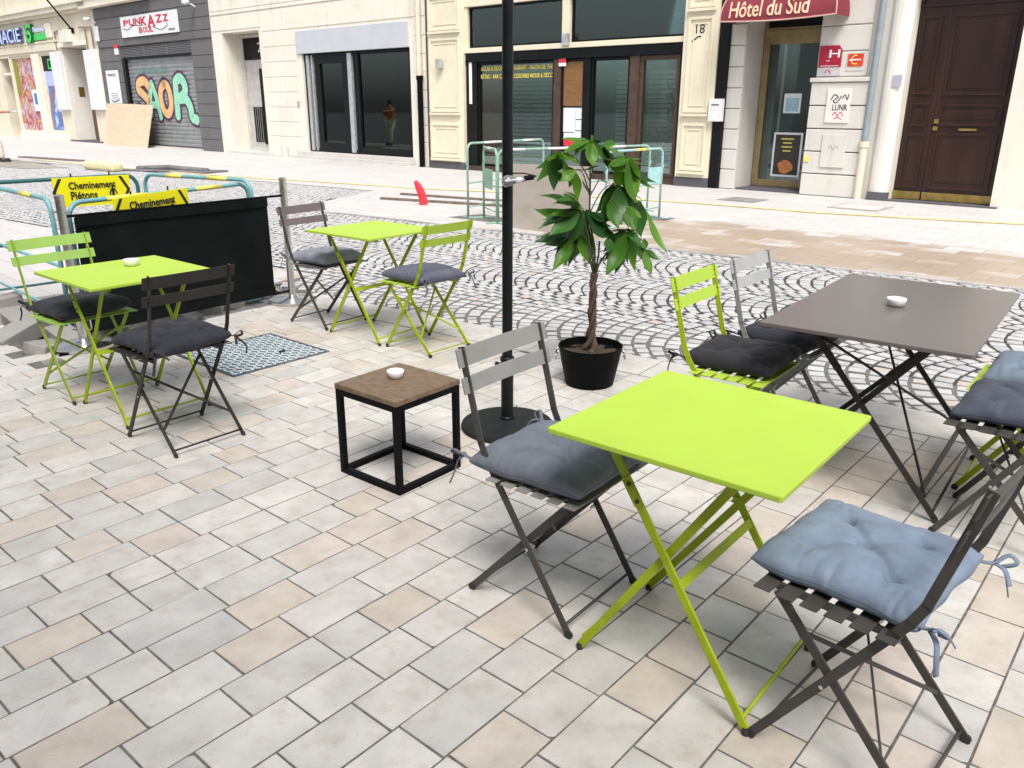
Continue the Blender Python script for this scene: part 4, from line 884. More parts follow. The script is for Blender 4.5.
# ------------------------------------------------------------------ street level odds and ends
m = MB(); hp = [(-27,9.1),(-23.3,9.3),(-20,9.6),(-17,10.05),(-14.6,10.6),(-12.3,11.0),(-9.6,11.9),(-6.9,12.5),(-5.1,12.6),(-3.6,12.95),(-2.2,13.35),(1.5,14.0)]
m.tube([(a,b,.014) for a,b in hp], .014, 8); o = m.build('yellow_hose', HOSE, frame=st, origin=st(-12,11,0), smooth=True); tag(o, 'long yellow hose lying along the pale plaza', 'hose')
m = MB()
m.box((-6.98,13.3,.004),(-6.3,13.9,.012)); m.mi = 1
for k in range(9): m.box((-6.94+k*.072,13.34,.0125),(-6.91+k*.072,13.86,.018))
o = m.build('drain_cover', [paint('drain_iron',(.26,.26,.26),.6,.2), KERB], frame=st, origin=st(-6.6,13.6,0)); tag(o, 'grey ribbed drain cover in the plaza before the hotel', 'drain cover')
m = MB(); m.box((-5.1,13.5,.004),(-4.3,14.3,.012)); m.mi = 1; m.box((-5.02,13.58,.0125),(-4.38,14.22,.015)); o = m.build('manhole_cover', [KERB, STEPST], frame=st, origin=st(-4.7,13.9,0)); tag(o, 'pale square manhole cover in front of the brown door', 'manhole cover')
# red bent cone
m = MB(); ring = []
for k in range(12):
    t = k/11; ring.append((-1.47 - .10*t*t - .03*t, 13.66 + .02*t, .01 + .38*t))
m.tube(ring, [.072-.010*(k/11)-.035*(k/11)**6 for k in range(12)], 14); 
for i in range(len(m.v)): m.v[i] = (m.v[i][0], 13.66+(m.v[i][1]-13.66)*.55, m.v[i][2])
o = m.build('bent_cone', REDP, origin=(-1.5,13.66,0), smooth='auto'); tag(o, 'soft red cone bent over on the plaza', 'cone')
def plank(a, b, w, label, z=.0):
    m = MB(); m.bar((*a, .022+z), (*b, .022+z), .04, w, side=(0,0,1)) if False else m.bar((*a,.02+z),(*b,.02+z), w, .035, side=(0,0,1))
    o = m.build('plank', PLANK, origin=((a[0]+b[0])/2,(a[1]+b[1])/2,0)); tag(o, label, 'plank', 'planks lying on the plaza')
plank((-2.3,14.5),(0.05,13.35),.09,'nearer thin plank on the plaza behind the red cone'); plank((-2.05,15.25),(.2,13.95),.07,'farther thin plank on the plaza behind the red cone')
plank((-15.2,26.0),(-12.4,24.2),.25,'dusty plank on the plaza before the pharmacy windows')
m = MB(); m.prism([(-10.9,21.2,0),(-9.75,20.3,0),(-9.55,20.55,0),(-10.7,21.45,0)], (0,0,.22)); o = m.build('foam_block', FOAM, origin=(-10.2,20.9,0), bevel=.07); tag(o, 'pale yellow foam block lying at the plaza edge', 'block')
m = MB(); m.prism([(-9.75,20.75,0),(-7.3,19.9,0),(-7.0,20.6,0),(-9.0,21.3,0)], (0,0,.04)); m.tube([(-9.4,20.95,.05),(-8.5,20.7,.09),(-7.4,20.3,.04)], .07, 8); o = m.build('grey_tarpaulin', PATCH, origin=(-8.4,20.6,0), bevel=.02); tag(o, 'crumpled dark grey tarpaulin right of the foam block', 'tarpaulin')
# drain grate in the terrace
gt = thing('floor_grate', 'square steel tread cover let into the terrace paving', 'grate', (-1.715,5.145,0), AC, local=True)
m = MB(); frame_rect(m, -.36,.36,-.345,.345,.02,0,0) if False else None
m = MB()
for a, b in (((-.36,-.345,-.002),(.36,-.325,.006)),((-.36,.325,-.002),(.36,.345,.006)),((-.36,-.3245,-.002),(-.34,.3245,.006)),((.34,-.3245,-.002),(.36,.3245,.006))): m.box(a, b)
m.build('rim', IRON, gt)
m = MB(); m.box((-.339,-.324,-.006),(.339,.324,.0035)); m.build('plate', IRON, gt)
m = MB(); N = 17
for i in range(N):
    for j in range(N):
        x, y = -.32 + .64*i/(N-1), -.305 + .61*j/(N-1); q = .017; a = R(45) if (i+j) % 2 else R(-45)
        d = Vector((math.cos(a), math.sin(a), 0))*q; m.bar((x-d.x,y-d.y,.005),(x+d.x,y+d.y,.005), .016, .004, side=(0,0,1))
m.build('tread_studs', IRON2, gt)
m = MB(); m.tube([(.12,-.13,.008),(.16,-.12,.008)], .012, 6); m.build('lifting_eye', FOOT, gt)

# ------------------------------------------------------------------ bistro tables
def make_table(W, L, top_mat, leg_mat, hx, hy, name, low=.05, midz=.36):
    """W along local x (the X-legs open along x), L along local y; hx = half foot spread, hy = half distance of the two X frames"""
    t = thing(name, None, 'table', local=True); Z = .746; tx = hx*.69
    m = MB(); c = .005
    poly = [(-W/2+c,-L/2),(W/2-c,-L/2),(W/2,-L/2+c),(W/2,L/2-c),(W/2-c,L/2),(-W/2+c,L/2),(-W/2,L/2-c),(-W/2,-L/2+c)]
    m.prism([(x,y,Z-.016) for x,y in poly], (0,0,.016)); m.build('tabletop', top_mat, t, bevel=.003)
    m = MB()
    for s in (-1,1): m.box((-W/2+.03,s*hy-.012,Z-.034),(W/2-.03,s*hy+.012,Z-.0165))
    m.build('underframe', leg_mat, t)
    for s in (-1,1):
        for k, dy in ((1,0),(-1,.02)):
            y = s*(hy-dy) if s < 0 else s*(hy-dy)
            m = MB(); m.bar((-k*tx*(1.2 if (s > 0 and k < 0) else 1),y,Z-.034),(k*hx,y,.012), .0245, .009, side=(0,1,0)); lg = m.build('leg', leg_mat, t, bevel=.002)
            m = MB(); m.lathe([(.011,0),(.012,.012),(.009,.02)], 10, (k*hx,y,0)); m.build('foot_cap', FOOT, lg)
        m = MB(); m.tube([(0,s*hy-.012,.43),(0,s*hy+.012,.43)], .009, 8) if False else None
    for s in (-1,1):
        m = MB(); zc = (Z-.034) - (Z-.046)*tx/(tx+hx); m.tube([(0,s*hy-s*.03,zc),(0,s*hy+s*.008,zc)], .006, 8); m.build('pivot_bolt', leg_mat, t)
    m = MB(); m.tube([(hx*.96,-hy,low),(hx*.96,hy,low)], .006, 8); m.build('stretcher', leg_mat, t, smooth=True)
    m = MB(); m.tube([(-hx*.96,-hy+.02,low),(-hx*.96,hy-.02,low)], .006, 8); m.build('stretcher', leg_mat, t, smooth=True)
    f = 1-(midz-.012)/(Z-.046); xm = -tx + (tx+hx)*f
    m = MB(); m.bar((xm+.008,-hy,midz),(xm+.008,hy,midz), .026, .004, side=(1,0,.6)); m.build('crossbar', leg_mat, t)
    m = MB(); f1 = lambda z_: -tx + (tx+hx)*(Z-.034-z_)/(Z-.046)
    m.bar((f1(Z-.12)+.004,-hy-.007,Z-.12),(f1(Z-.19)+.004,-hy-.007,Z-.19), .03, .005, side=(0,1,0)); hb = m.build('hinge_bracket', leg_mat, t)
    m = MB(); [m.tube([(f1(Z-zz)+.006,-hy-.013,Z-zz),(f1(Z-zz)+.006,-hy,Z-zz)], .006, 8) for zz in (.135,.178)]; m.build('bolt', FOOT, hb)
    return t
t0 = make_table(.648,.648,LIME,LIME_SHADED,.27,.226,'bistro_table')
tag(t0, 'large lime green table at the front, between two grey chairs'); t0['group'] = 'lime green bistro tables'
t0.location = (.549,2.062,0); t0.rotation_euler.z = R(-39.1)
for (x, y, a), lab in (((-2.009,4.168,-40.1), 'lime green table at the left holding a white ashtray'), ((-.975,5.684,-39.0), 'lime green table at the back without an ashtray')):
    c = copy_tree(t0); c.location = (x,y,0); c.rotation_euler.z = R(a); c['label'] = lab
bt = make_table(.766,1.258,TABLEGREY,BROWNP,.34,.44,'bistro_table', .05, .11)
tag(bt, 'long dark grey metal table at the right with a white ashtray'); bt.location = (1.672,3.42,0); bt.rotation_euler.z = R(-37)
m = MB()
for a, b in (((-.24,-.44,.62),(.0,.44,.25)),((.22,-.44,.62),(.0,.44,.25))): pass
m.bar((-.16,.455,.62),(.2,-.44,.62), .02, .004, side=(0,0,1)) if False else None
m.tube([(-.19,-.44,.68),(.29,.44,.10)], .006, 8); m.tube([(-.19,.44,.68),(.29,-.44,.10)], .006, 8); m.build('brace', BROWNP, bt, smooth=True)

# ------------------------------------------------------------------ bistro chairs
def make_chair(mat, slat_mat, label, name='folding_chair'):
    t = thing(name, label, 'chair', local=True, group='folding bistro chairs')
    W = .1945; kz, ky = .53, -.122
    for s in (-1,1):
        m = MB(); x = s*W
        P = [(x,.204,.012),(x,-.095,.470),(x,-.122,.510),(x,-.146,.562),(x,-.2225,.856)]
        for a, b in zip(P[:-1], P[1:]): 
            a, b = Vector(a), Vector(b); e = (b-a).normalized()*.004
            m.bar(a-e, b+e, .0235, .006, side=(1,0,0))
        lg = m.build('upright_leg', mat, t); m = MB(); m.tube([(x-.005,.204,.012),(x+.005,.204,.012)], .014, 12); m.build('foot_cap', FOOT, lg)
        m = MB(); x = s*(W-.016); m.bar((x,-.205,.012),(x,.185,.445), .0235, .006, side=(1,0,0)); lg = m.build('leg', mat, t)
        m = MB(); m.tube([(x-.005,-.205,.012),(x+.005,-.205,.012)], .014, 12); m.build('foot_cap', FOOT, lg)
    for s in (-1,1): m = MB(); m.bar((s*.165,-.10,.445),(s*.165,.215,.452), .02, .008, side=(1,0,0)); m.build('seat_rail', mat, t)
    m = MB(); n = 6
    for k in range(n):
        y = -.085 + k*.0585; m.prism([(-.222,y-.0215,.456),(.222,y-.0215,.456),(.222,y+.0215,.456),(-.222,y+.0215,.456)], (0,0,.0045))
    m.build('seat', slat_mat, t, bevel=.0015)
    for zc, hz in ((.828,.028),(.744,.024)):
        m = MB(); y = -.146 - (zc-.562)/.294*.0765
        # slats lie in front of the uprights, slightly curved
        N = 8; pts = []
        for k in range(N+1):
            x = -.2235 + .447*k/N; b = .010*(1-(2*k/N-1)**2)
            pts.append((x, y+.006-b))
        tl = .0055
        for k in range(N):
            (x0,y0),(x1,y1) = pts[k], pts[k+1]; dz = hz; lean = .26*dz
            m.add([(x0,y0-lean,zc+dz),(x1,y1-lean,zc+dz),(x1,y1+lean,zc-dz),(x0,y0+lean,zc-dz),(x0,y0-lean-tl,zc+dz),(x1,y1-lean-tl,zc+dz),(x1,y1+lean-tl,zc-dz),(x0,y0+lean-tl,zc-dz)],
                  [(0,1,2,3),(4,7,6,5),(0,4,5,1),(3,2,6,7)] + ([(0,3,7,4)] if k == 0 else []) + ([(1,5,6,2)] if k == N-1 else []))
        bs = m.build('back_slat', slat_mat, t)
        m = MB()
        for s in (-1,1):
            for dz in (.012,-.012): m.tube([(s*W,y+.0075,zc+dz),(s*W,y+.001,zc+dz)], .0042, 8)
        m.build('rivets', FOOT, bs)
    m = MB(); m.tube([(-W,.185,.035),(W,.185,.035)], .005, 8); m.build('stretcher', mat, t, smooth=True)
    m = MB(); m.tube([(-W+.016,-.19,.03),(W-.016,-.19,.03)], .005, 8); m.build('stretcher', mat, t, smooth=True)
    f = lambda zz: -.205 + .39*(zz-.012)/.433
    for s in (-1,1):
        m = MB(); m.bar((s*(W-.02),f(.36)+.004*s,.36),(-s*(W-.02),f(.11)+.004*s,.11), .012, .006, side=(0,1,0)); m.build('brace', mat, t)
    for s in (-1,1): m = MB(); m.tube([(s*(W+.006),.042,.252),(s*(W-.03),.042,.252)], .006, 8); m.build('pivot_bolt', CHROME, t)
    return t
def place(o, x, y, a): o.location = (x, y, 0); o.rotation_euler.z = R(a)
cA = make_chair(TAUPE, GREYP, 'grey folding chair in front of the umbrella base, facing the front lime table'); place(cA, .139, 2.40, -128.6)  # paler slats over dark legs: the shading is put into the colours
cI = make_chair(TAUPE, MAUVEP, 'grey folding chair left of the back lime table, beside the steel post'); place(cI, -1.405,6.014,-126.5)
cB = make_chair(TAUPE, TAUPE, 'dark grey folding chair in the bottom right corner with a pale blue cushion'); place(cB, .907,1.705,45.7)
cE = copy_tree(cB); place(cE, 1.905,2.80,50); cE['label'] = 'dark grey folding chair at the right edge, in front of a lime chair'
cH = make_chair(BROWNP, BROWNP, 'dark brown folding chair in front of the left lime table, its back towards us'); place(cH, -1.612,3.734,50.5)
cD = make_chair(GREYP, SILVERP, 'pale grey folding chair at the far left end of the long grey table'); place(cD, 1.354,3.887,-131)
cC = make_chair(LIME_SHADED, LIME, 'lime folding chair behind the front table, at the long grey table'); place(cC, .992,3.484,-128.4)
cG = make_chair(paint('pea_shaded_paint', (.25,.36,.03), .5, .1, 12, spec=.3), paint('pea_green_paint', (.28,.46,.10), .5, .05, 9, spec=.3), 'pea green folding chair left of the left lime table'); place(cG, -2.436,4.441,-128.3)  # leg green is darker because shade is painted into it
for (x,y,a), lab in (((2.192,3.191,51.6),'lime folding chair at the right edge, behind a dark grey chair'),((-.569,5.329,48.6),'lime folding chair right of the back lime table, seen from behind')):
    c = copy_tree(cC); place(c, x, y, a); c['label'] = lab

# ------------------------------------------------------------------ cushions
def fabric(name, c):
    m, nt, b = newmat(name)
    tc, n, r = noise_col(nt, b, tuple(x*.86 for x in c), tuple(min(1,x*1.12) for x in c), 14, 8)
    lk(nt, r.outputs['Color'], b.inputs['Base Color']); b.inputs['Roughness'].default_value = .92; b.inputs['Specular IOR Level'].default_value = .25
    b.inputs['Sheen Weight'].default_value = .06
    w1 = nt.nodes.new('ShaderNodeTexWave'); w1.inputs['Scale'].default_value = 160; w1.inputs['Distortion'].default_value = 1.5; w1.bands_direction = 'X'; lk(nt, tc.outputs['Object'], w1.inputs['Vector'])
    w2 = nt.nodes.new('ShaderNodeTexWave'); w2.inputs['Scale'].default_value = 160; w2.inputs['Distortion'].default_value = 1.5; w2.bands_direction = 'Y'; lk(nt, tc.outputs['Object'], w2.inputs['Vector'])
    ad = nt.nodes.new('ShaderNodeMath'); ad.operation = 'ADD'; lk(nt, w1.outputs['Fac'], ad.inputs[0]); lk(nt, w2.outputs['Fac'], ad.inputs[1])
    n2 = nt.nodes.new('ShaderNodeTexNoise'); n2.inputs['Scale'].default_value = 26; n2.inputs['Detail'].default_value = 6; lk(nt, tc.outputs['Object'], n2.inputs['Vector'])
    b1 = bump(nt, b, ad.outputs[0], .18, .0012)
    b2 = nt.nodes.new('ShaderNodeBump'); b2.inputs['Strength'].default_value = .22; b2.inputs['Distance'].default_value = .006; lk(nt, n2.outputs['Fac'], b2.inputs['Height']); lk(nt, b1.outputs['Normal'], b2.inputs['Normal']); lk(nt, b2.outputs['Normal'], b.inputs['Normal'])
    return m
def ribbon(mb, pts, w, t=.003):
    """a soft fabric strip along a smooth curve"""
    P = [Vector(p) for p in pts]; Q = []
    for i in range(len(P)-1):
        p0, p1, p2, p3 = P[max(i-1,0)], P[i], P[i+1], P[min(i+2, len(P)-1)]
        for k in range(5):
            u = k/5; Q.append(.5*((2*p1)+(p2-p0)*u+(2*p0-5*p1+4*p2-p3)*u*u+(3*p1-p0-3*p2+p3)*u**3))
    Q.append(P[-1]); prev = None; vs = []
    for i, p in enumerate(Q):
        d = (Q[min(i+1,len(Q)-1)] - Q[max(i-1,0)]).normalized()
        s_ = Vector((0,0,1)).cross(d) if prev is None else prev - d*prev.dot(d)
        if s_.length < 1e-4: s_ = Vector((1,0,0))
        s_.normalize(); prev = s_; n_ = d.cross(s_)
        for a, b in ((-1,-1),(1,-1),(1,1),(-1,1)): vs.append(p + s_*(a*w/2) + n_*(b*t/2))
    m = len(Q); fs = []
    for i in range(m-1):
        for k in range(4): fs.append((i*4+k, i*4+(k+1)%4, i*4+4+(k+1)%4, i*4+4+k))
    fs += [(3,2,1,0), (m*4-4,m*4-3,m*4-2,m*4-1)]
    mb.add(vs, fs)
def make_cushion(mat, seed, label, x, y, a, S=.40, T=.088, off=(0,.03), tw=0, N=56):
    q = random.Random(seed)
    ca, sa = math.cos(R(a)), math.sin(R(a))
    t = thing('seat_cushion', label, 'cushion', (x + ca*off[0] - sa*off[1], y + sa*off[0] + ca*off[1], .4615), R(a+tw), 'tied on seat cushions', local=True)
    btn = [(0,0)] + [(i*.44, j*.44) for i in (-1,1) for j in (-1,1)]
    btn = [(bx+q.uniform(-.05,.05), by+q.uniform(-.05,.05)) for bx, by in btn]
    ph = [q.uniform(0,6.28) for _ in range(12)]
    folds = []                                             # creases radiating from the buttons
    for bx, by in btn:
        for k in range(q.randint(5,7)): folds.append((bx, by, q.uniform(0,6.28), q.uniform(.16,.34), q.uniform(.5,1.1)))
    puck = [(q.choice((0,1,2,3)), q.uniform(-.9,.9), q.uniform(.5,1)) for _ in range(26)]
    def height(u_, v_):
        au, av = abs(u_), abs(v_)
        e = max(0, (1-au**5)*(1-av**5)); h = e**.40 * (1 - .10*(u_*u_+v_*v_))
        for bx, by in btn:
            d2 = (u_-bx)**2+(v_-by)**2; h -= .46*math.exp(-d2/.004) + .28*math.exp(-d2/.04)
        for i in range(1,5):
            bx, by = btn[i]; ax, ay = btn[0]; lx, ly = bx-ax, by-ay; L2 = lx*lx+ly*ly; k = max(0, min(1, ((u_-ax)*lx+(v_-ay)*ly)/L2)); dd = (u_-ax-k*lx)**2+(v_-ay-k*ly)**2
            h -= .20*math.exp(-dd/.0022)
        for bx, by, an, l_, s_ in folds:
            dx, dy_ = math.cos(an), math.sin(an); k = max(0, min(l_, (u_-bx)*dx+(v_-by)*dy_)); dd = (u_-bx-k*dx)**2+(v_-by-k*dy_)**2
            h -= .20*s_*(1-k/l_*.8)*math.exp(-dd/.0007)
        for sd_, c, w in puck:                             # puckers running in from the seams
            if sd_ == 0: d1, d2 = 1-u_, v_-c
            elif sd_ == 1: d1, d2 = 1+u_, v_-c
            elif sd_ == 2: d1, d2 = 1-v_, u_-c
            else: d1, d2 = 1+v_, u_-c
            if d1 < .5: h -= .13*w*math.exp(-(d2*d2)/.0012)*(1-d1/.5)
        h += .035*math.sin(6*u_+ph[0]+3*math.sin(4*v_+ph[1])) * e
        return max(h, .02)
    vs = []; fs = []
    for side in (1,-1):
        for i in range(N+1):
            for j in range(N+1):
                f = math.pi/2*.985; u_ = math.sin((i/N*2-1)*f)/math.sin(f); v_ = math.sin((j/N*2-1)*f)/math.sin(f)
                au, av = abs(u_), abs(v_)
                pin = 1 - .05*(1-au**2)*av**6 - .05*(1-av**2)*au**6 + .015*math.sin(9*u_*v_+ph[5])*max(au,av)**4
                rc = 1 - .035*(au*av)**8
                z = T*.42 + (T*.60*height(u_, v_) if side > 0 else -T*.40*max(0,(1-au**5)*(1-av**5))**.4)
                z += .010*math.sin(2*u_+ph[6])*au*av + .004*math.sin(3*v_+ph[7])
                vs.append((u_*S/2*pin*rc, v_*S/2*pin*rc, max(z, 0)))
    o1 = (N+1)**2
    for i in range(N):
        for j in range(N):
            A_ = i*(N+1)+j; fs.append((A_, A_+N+1, A_+N+2, A_+1)); B_ = o1 + A_; fs.append((B_, B_+1, B_+N+2, B_+N+1))
    m = MB(); m.add(vs, fs); body = m.build('cushion_body', mat, t, smooth=True)
    me = body.data; bm = bmesh.new(); bm.from_mesh(me); bmesh.ops.remove_doubles(bm, verts=bm.verts, dist=.0006); bmesh.ops.recalc_face_normals(bm, faces=bm.faces); bm.to_mesh(me); bm.free()
    for p in me.polygons: p.use_smooth = True
    for s in (-1,1):                                       # tapes knotted round the uprights
        x0, y0 = s*S*.455, -S*.475; z0 = T*.42; u = q.uniform
        m = MB()
        ribbon(m, [(x0,y0+.012,z0),(x0+s*.004,y0-.018,z0+.004),(x0+s*.010,y0-.032,z0+.012)], .014)
        ribbon(m, [(x0+s*.008,y0-.028,z0+.008),(x0+s*.028,y0-.05,z0+.03),(x0+s*.022,y0-.07,z0+.018),(x0+s*.004,y0-.045,z0+.006)], .012)
        ribbon(m, [(x0+s*.008,y0-.030,z0+.006),(x0+s*u(.01,.03),y0-.05,z0-.01),(x0+s*u(.015,.045),y0-.06,z0-.045),(x0+s*u(.02,.05),y0-.062,z0-.085)], .012)
        ribbon(m, [(x0+s*.006,y0-.030,z0+.006),(x0-s*u(.0,.02),y0-.055,z0+.004),(x0-s*u(.01,.03),y0-.075,z0-.025)], .012)
        m.build('tie_ribbon', mat, t, smooth=True)
    return t
FB1 = fabric('fabric_grey_blue', (.128,.143,.175)); FB2 = fabric('fabric_pale_blue', (.185,.235,.312)); FB3 = fabric('fabric_charcoal', (.024,.0235,.028)); FB4 = fabric('fabric_navy', (.070,.080,.112))
FB5 = fabric('fabric_dark_grey', (.026,.027,.037)); FB6 = fabric('fabric_steel', (.20,.215,.255)); FB7 = fabric('fabric_slate', (.105,.11,.15)); FB8 = fabric('fabric_denim', (.16,.205,.265))
make_cushion(FB1, 1, 'grey blue cushion on the grey chair before the umbrella base', .139,2.40,-128.6, S=.43, T=.09, off=(.004,.03), N=90)
make_cushion(FB2, 2, 'pale blue cushion on the chair in the bottom right corner', .907,1.705,45.7, S=.42, T=.088, off=(.028,.06), tw=-3, N=100)
make_cushion(FB3, 3, 'black cushion on the lime chair behind the front table', .992,3.484,-128.4, S=.41, off=(-.04,.03))
make_cushion(FB5, 4, 'black cushion on the pale grey chair behind the long table', 1.354,3.887,-131, S=.40)
make_cushion(FB4, 5, 'navy cushion on the dark grey chair at the right edge', 1.905,2.80,50, S=.41, T=.09, off=(.03,.02))
make_cushion(FB8, 6, 'faded blue cushion on the lime chair at the right edge', 2.192,3.191,51.6, S=.40, T=.10, off=(.05,-.01))
make_cushion(FB5, 7, 'dark cushion on the pea green chair left of the left table', -2.436,4.441,-128.3, S=.41)
make_cushion(FB5, 8, 'dark cushion on the brown chair seen from behind at the left', -1.612,3.734,50.5, S=.42, T=.09, off=(.01,.05))
make_cushion(FB6, 9, 'steel grey cushion on the grey chair beside the steel post', -1.405,6.014,-126.5, S=.40, T=.095)
make_cushion(FB7, 10, 'slate grey cushion on the lime chair at the back table', -.569,5.329,48.6, S=.41, T=.09)

# ------------------------------------------------------------------ side table, ashtrays
sd = thing('side_table', 'small cube side table with worn brown top and black frame', 'side table', (-.5,3.349,0), R(-39), local=True)
m = MB(); m.box((-.193,-.193,.399),(.193,.193,.422)); m.build('tabletop', RUST, sd, bevel=.003)
w = .0125; q = .178
for z0, z1 in ((.0,.025),(.372,.397)):
    m = MB()
    for s in (-1,1):
        m.box((-q+w,s*q-w,z0),(q-w,s*q+w,z1)); m.box((s*q-w,-q+w,z0),(s*q+w,q-w,z1))
    m.build('frame', BLACKM, sd)
for sx in (-1,1):
    for sy in (-1,1): m = MB(); m.box((sx*q-w*1.02,sy*q-w*1.02,.0),(sx*q+w*1.02,sy*q+w*1.02,.398)); m.build('leg', BLACKM, sd, bevel=.001)
def ashtray(x, y, z, label, k=1):
    m = MB(); m.lathe([(.027*k,0),(.036*k,.004),(.041*k,.03*k),(.040*k,.034*k),(.037*k,.033*k),(.034*k,.014),(.001,.011)], 28); m.v = [(v[0]+x, v[1]+y, v[2]+z) for v in m.v]
    o = m.build('ashtray', CERAMIC, origin=(x,y,z), smooth=True); tag(o, label, 'ashtray', 'white ceramic ashtrays')
ashtray(1.66,3.43,.7465,'white ceramic ashtray on the long dark grey table'); ashtray(-2.035,4.30,.7465,'white ceramic ashtray on the left lime table'); ashtray(-.515,3.40,.4225,'white ceramic ashtray on the brown cube side table', .95)

# ------------------------------------------------------------------ parasol pole
ux, uy = -.024, 3.863
um = thing('parasol', 'tall black parasol pole standing on a round black base', 'parasol', (ux,uy,0))
m = MB(); m.lathe([(.232,0),(.237,.014),(.232,.026),(.16,.038),(.06,.045),(.036,.05)], 56, (ux,uy,0)); m.build('base', CASTB, um, smooth='auto')
m = MB(); m.lathe([(.036,.05),(.036,.06),(.031,.065),(.031,.36)], 24, (ux,uy,0)); so = m.build('socket', BLACKPOLE, um, smooth='auto')
m = MB(); m.tube([(ux-.03,uy-.005,.34),(ux-.06,uy-.01,.345)], [.007,.012], 10); m.tube([(ux,uy-.045,.36),(ux,uy-.03,.36)], .01, 8); m.build('clamp_knob', BLACKPOLE, so, smooth='auto')
m = MB(); m.lathe([(.033,.355),(.036,.36),(.036,.375),(.031,.38)], 24, (ux,uy,0)); m.build('collar', BLACKPOLE, um, smooth='auto')
m = MB(); m.tube([(ux,uy,.06),(ux,uy,1.2),(ux,uy,2.7)], .0255, 24); m.build('pole', BLACKPOLE, um, smooth='auto')
m = MB()
for k in range(8):
    a = k*math.pi/4; m.tube([(ux+.03*math.cos(a),uy+.03*math.sin(a),2.95),(ux+.09*math.cos(a),uy+.09*math.sin(a),2.5),(ux+.05*math.cos(a),uy+.05*math.sin(a),2.25)], [.03,.05,.035], 8)
m.build('folded_canopy', CANVAS, um, smooth=True)
# clear bulb lashed to the pole
bl = thing('clear_bulb', 'clear glass bulb hanging sideways from the parasol pole', 'light bulb', (ux,uy-.03,1.24))
m = MB(); prof = [(.003,-.034),(.015,-.031),(.025,-.021),(.028,-.008),(.024,.008),(.017,.026),(.013,.05),(.0115,.075)]
m.lathe(prof, 20); bx, by, bz = ux-.005, uy-.058, 1.235
m.v = [(bx+.012+v[2]*.985, by+v[1], bz+v[0]+v[2]*.12) for v in m.v]
CLEAR, nt, b = newmat('clear_glass'); b.inputs['Base Color'].default_value = (.92,.94,.95,1); b.inputs['Roughness'].default_value = .03; b.inputs['Transmission Weight'].default_value = .85; b.inputs['IOR'].default_value = 1.4
m.build('glass', CLEAR, bl, smooth=True)
m = MB(); m.tube([(bx+.082,by,bz+.0115),(bx+.125,by,bz+.017)], .0115, 12); m.build('cap', BLACKM, bl)
m = MB(); m.tube([(bx+.125,by,bz+.017),(bx+.137,by+.02,bz+.02),(bx+.08,by+.055,bz+.03),(ux+.02,uy,bz+.03)], .003, 6); m.build('cord', BLACKM, bl)
m = MB(); m.tube([(bx+.02*math.cos(a)*.3-.01,by+.02*math.sin(a),bz+.02*math.cos(a)) for a in [k*.5 for k in range(12)]], .002, 6, closed=True); m.tube([(bx+.0,by,bz),(bx+.09,by,bz+.01)], .0025, 6); m.build('filament_support', CHROME, bl)

# ------------------------------------------------------------------ potted money tree
px_, py_ = .46, 4.57
pp = thing('potted_plant', 'potted plant with braided trunk and drooping green leaves in a black bucket', 'potted plant', (px_,py_,0))
m = MB(); m.lathe([(.135,0),(.142,.004),(.168,.13),(.169,.134),(.170,.139),(.184,.222),(.189,.228),(.188,.236),(.182,.236),(.178,.2),(.172,.195)], 48, (px_,py_,0)); pot = m.build('pot', POTM, pp, smooth='auto')
for s in (-1,1):
    m = MB(); hx = s*.193; m.tube([(px_+hx-s*.008,py_-.028,.212),(px_+hx+s*.006,py_-.03,.19),(px_+hx+s*.010,py_-.018,.155),(px_+hx+s*.010,py_+.018,.155),(px_+hx+s*.006,py_+.03,.19),(px_+hx-s*.008,py_+.028,.212)], .0045, 8); m.build('handle', CHROME, pot, smooth=True)
m = MB(); rs_ = random.Random(5); N = 20
vs = [(px_,py_,.215)]; fs = []
for r_ in range(1,7):
    for k in range(N): a = 2*math.pi*k/N; vs.append((px_+.178*r_/6*math.cos(a), py_+.178*r_/6*math.sin(a), .19+.02*(1-r_/6)+rs_.uniform(-.006,.008)))
for k in range(N): fs.append((0,1+k,1+(k+1)%N))
for r_ in range(5):
    for k in range(N): fs.append((1+r_*N+k,1+(r_+1)*N+k,1+(r_+1)*N+(k+1)%N,1+r_*N+(k+1)%N))
m.add(vs, fs); m.build('soil', SOIL, pp)
m = MB()
for k in range(3):
    pts = []; rad = []
    for i in range(40):
        f = i/39; z = .19 + f*.47; a = f*1.75*2*math.pi + .5*math.sin(5*f+k) + k*2*math.pi/3; rr0 = .0165 - .005*f + .030*max(0, .16-f)/.16
        pts.append((px_+.005*f+rr0*math.cos(a), py_+rr0*math.sin(a), z)); rad.append(.0155 - .005*f + .0018*math.sin(31*f+2*k) + .010*max(0,.15-f)/.15)
    m.tube(pts, rad, 10)
m.build('trunk', TRUNKM, pp, smooth=True)
def PV(cx, cy, dy):                      # plant-local sketch of the crown: x right, z up, dy depth
    return Vector((px_ + (500+.1758*cx-592)/172, py_+dy, (383-(130+.1758*cy))/171.5))
m = MB()
def stem(pts, r0, r1): m.tube(pts, [r0+(r1-r0)*i/(len(pts)-1) for i in range(len(pts))], 8)
base = Vector((px_+.008,py_,.64))
nodes = {'top':PV(482,85,.0),'lt':PV(312,145,-.06),'rt':PV(680,172,.06),'lb':PV(440,440,-.10),'c':PV(620,310,-.05),'rb':PV(700,550,-.02),'lo':PV(480,540,.08),'mid':PV(415,245,.05),'rr':PV(780,400,.08),'bk':PV(560,120,.15)}
def curve(a, b, sag=.05, n=8): return [a.lerp(b, i/n) + Vector((0,0,sag*math.sin(math.pi*i/n))) for i in range(n+1)]
mainp = [base, Vector((px_+.004,py_,.8)), PV(492,500,0), PV(490,300,0), nodes['top']]
stem(mainp, .007, .004)
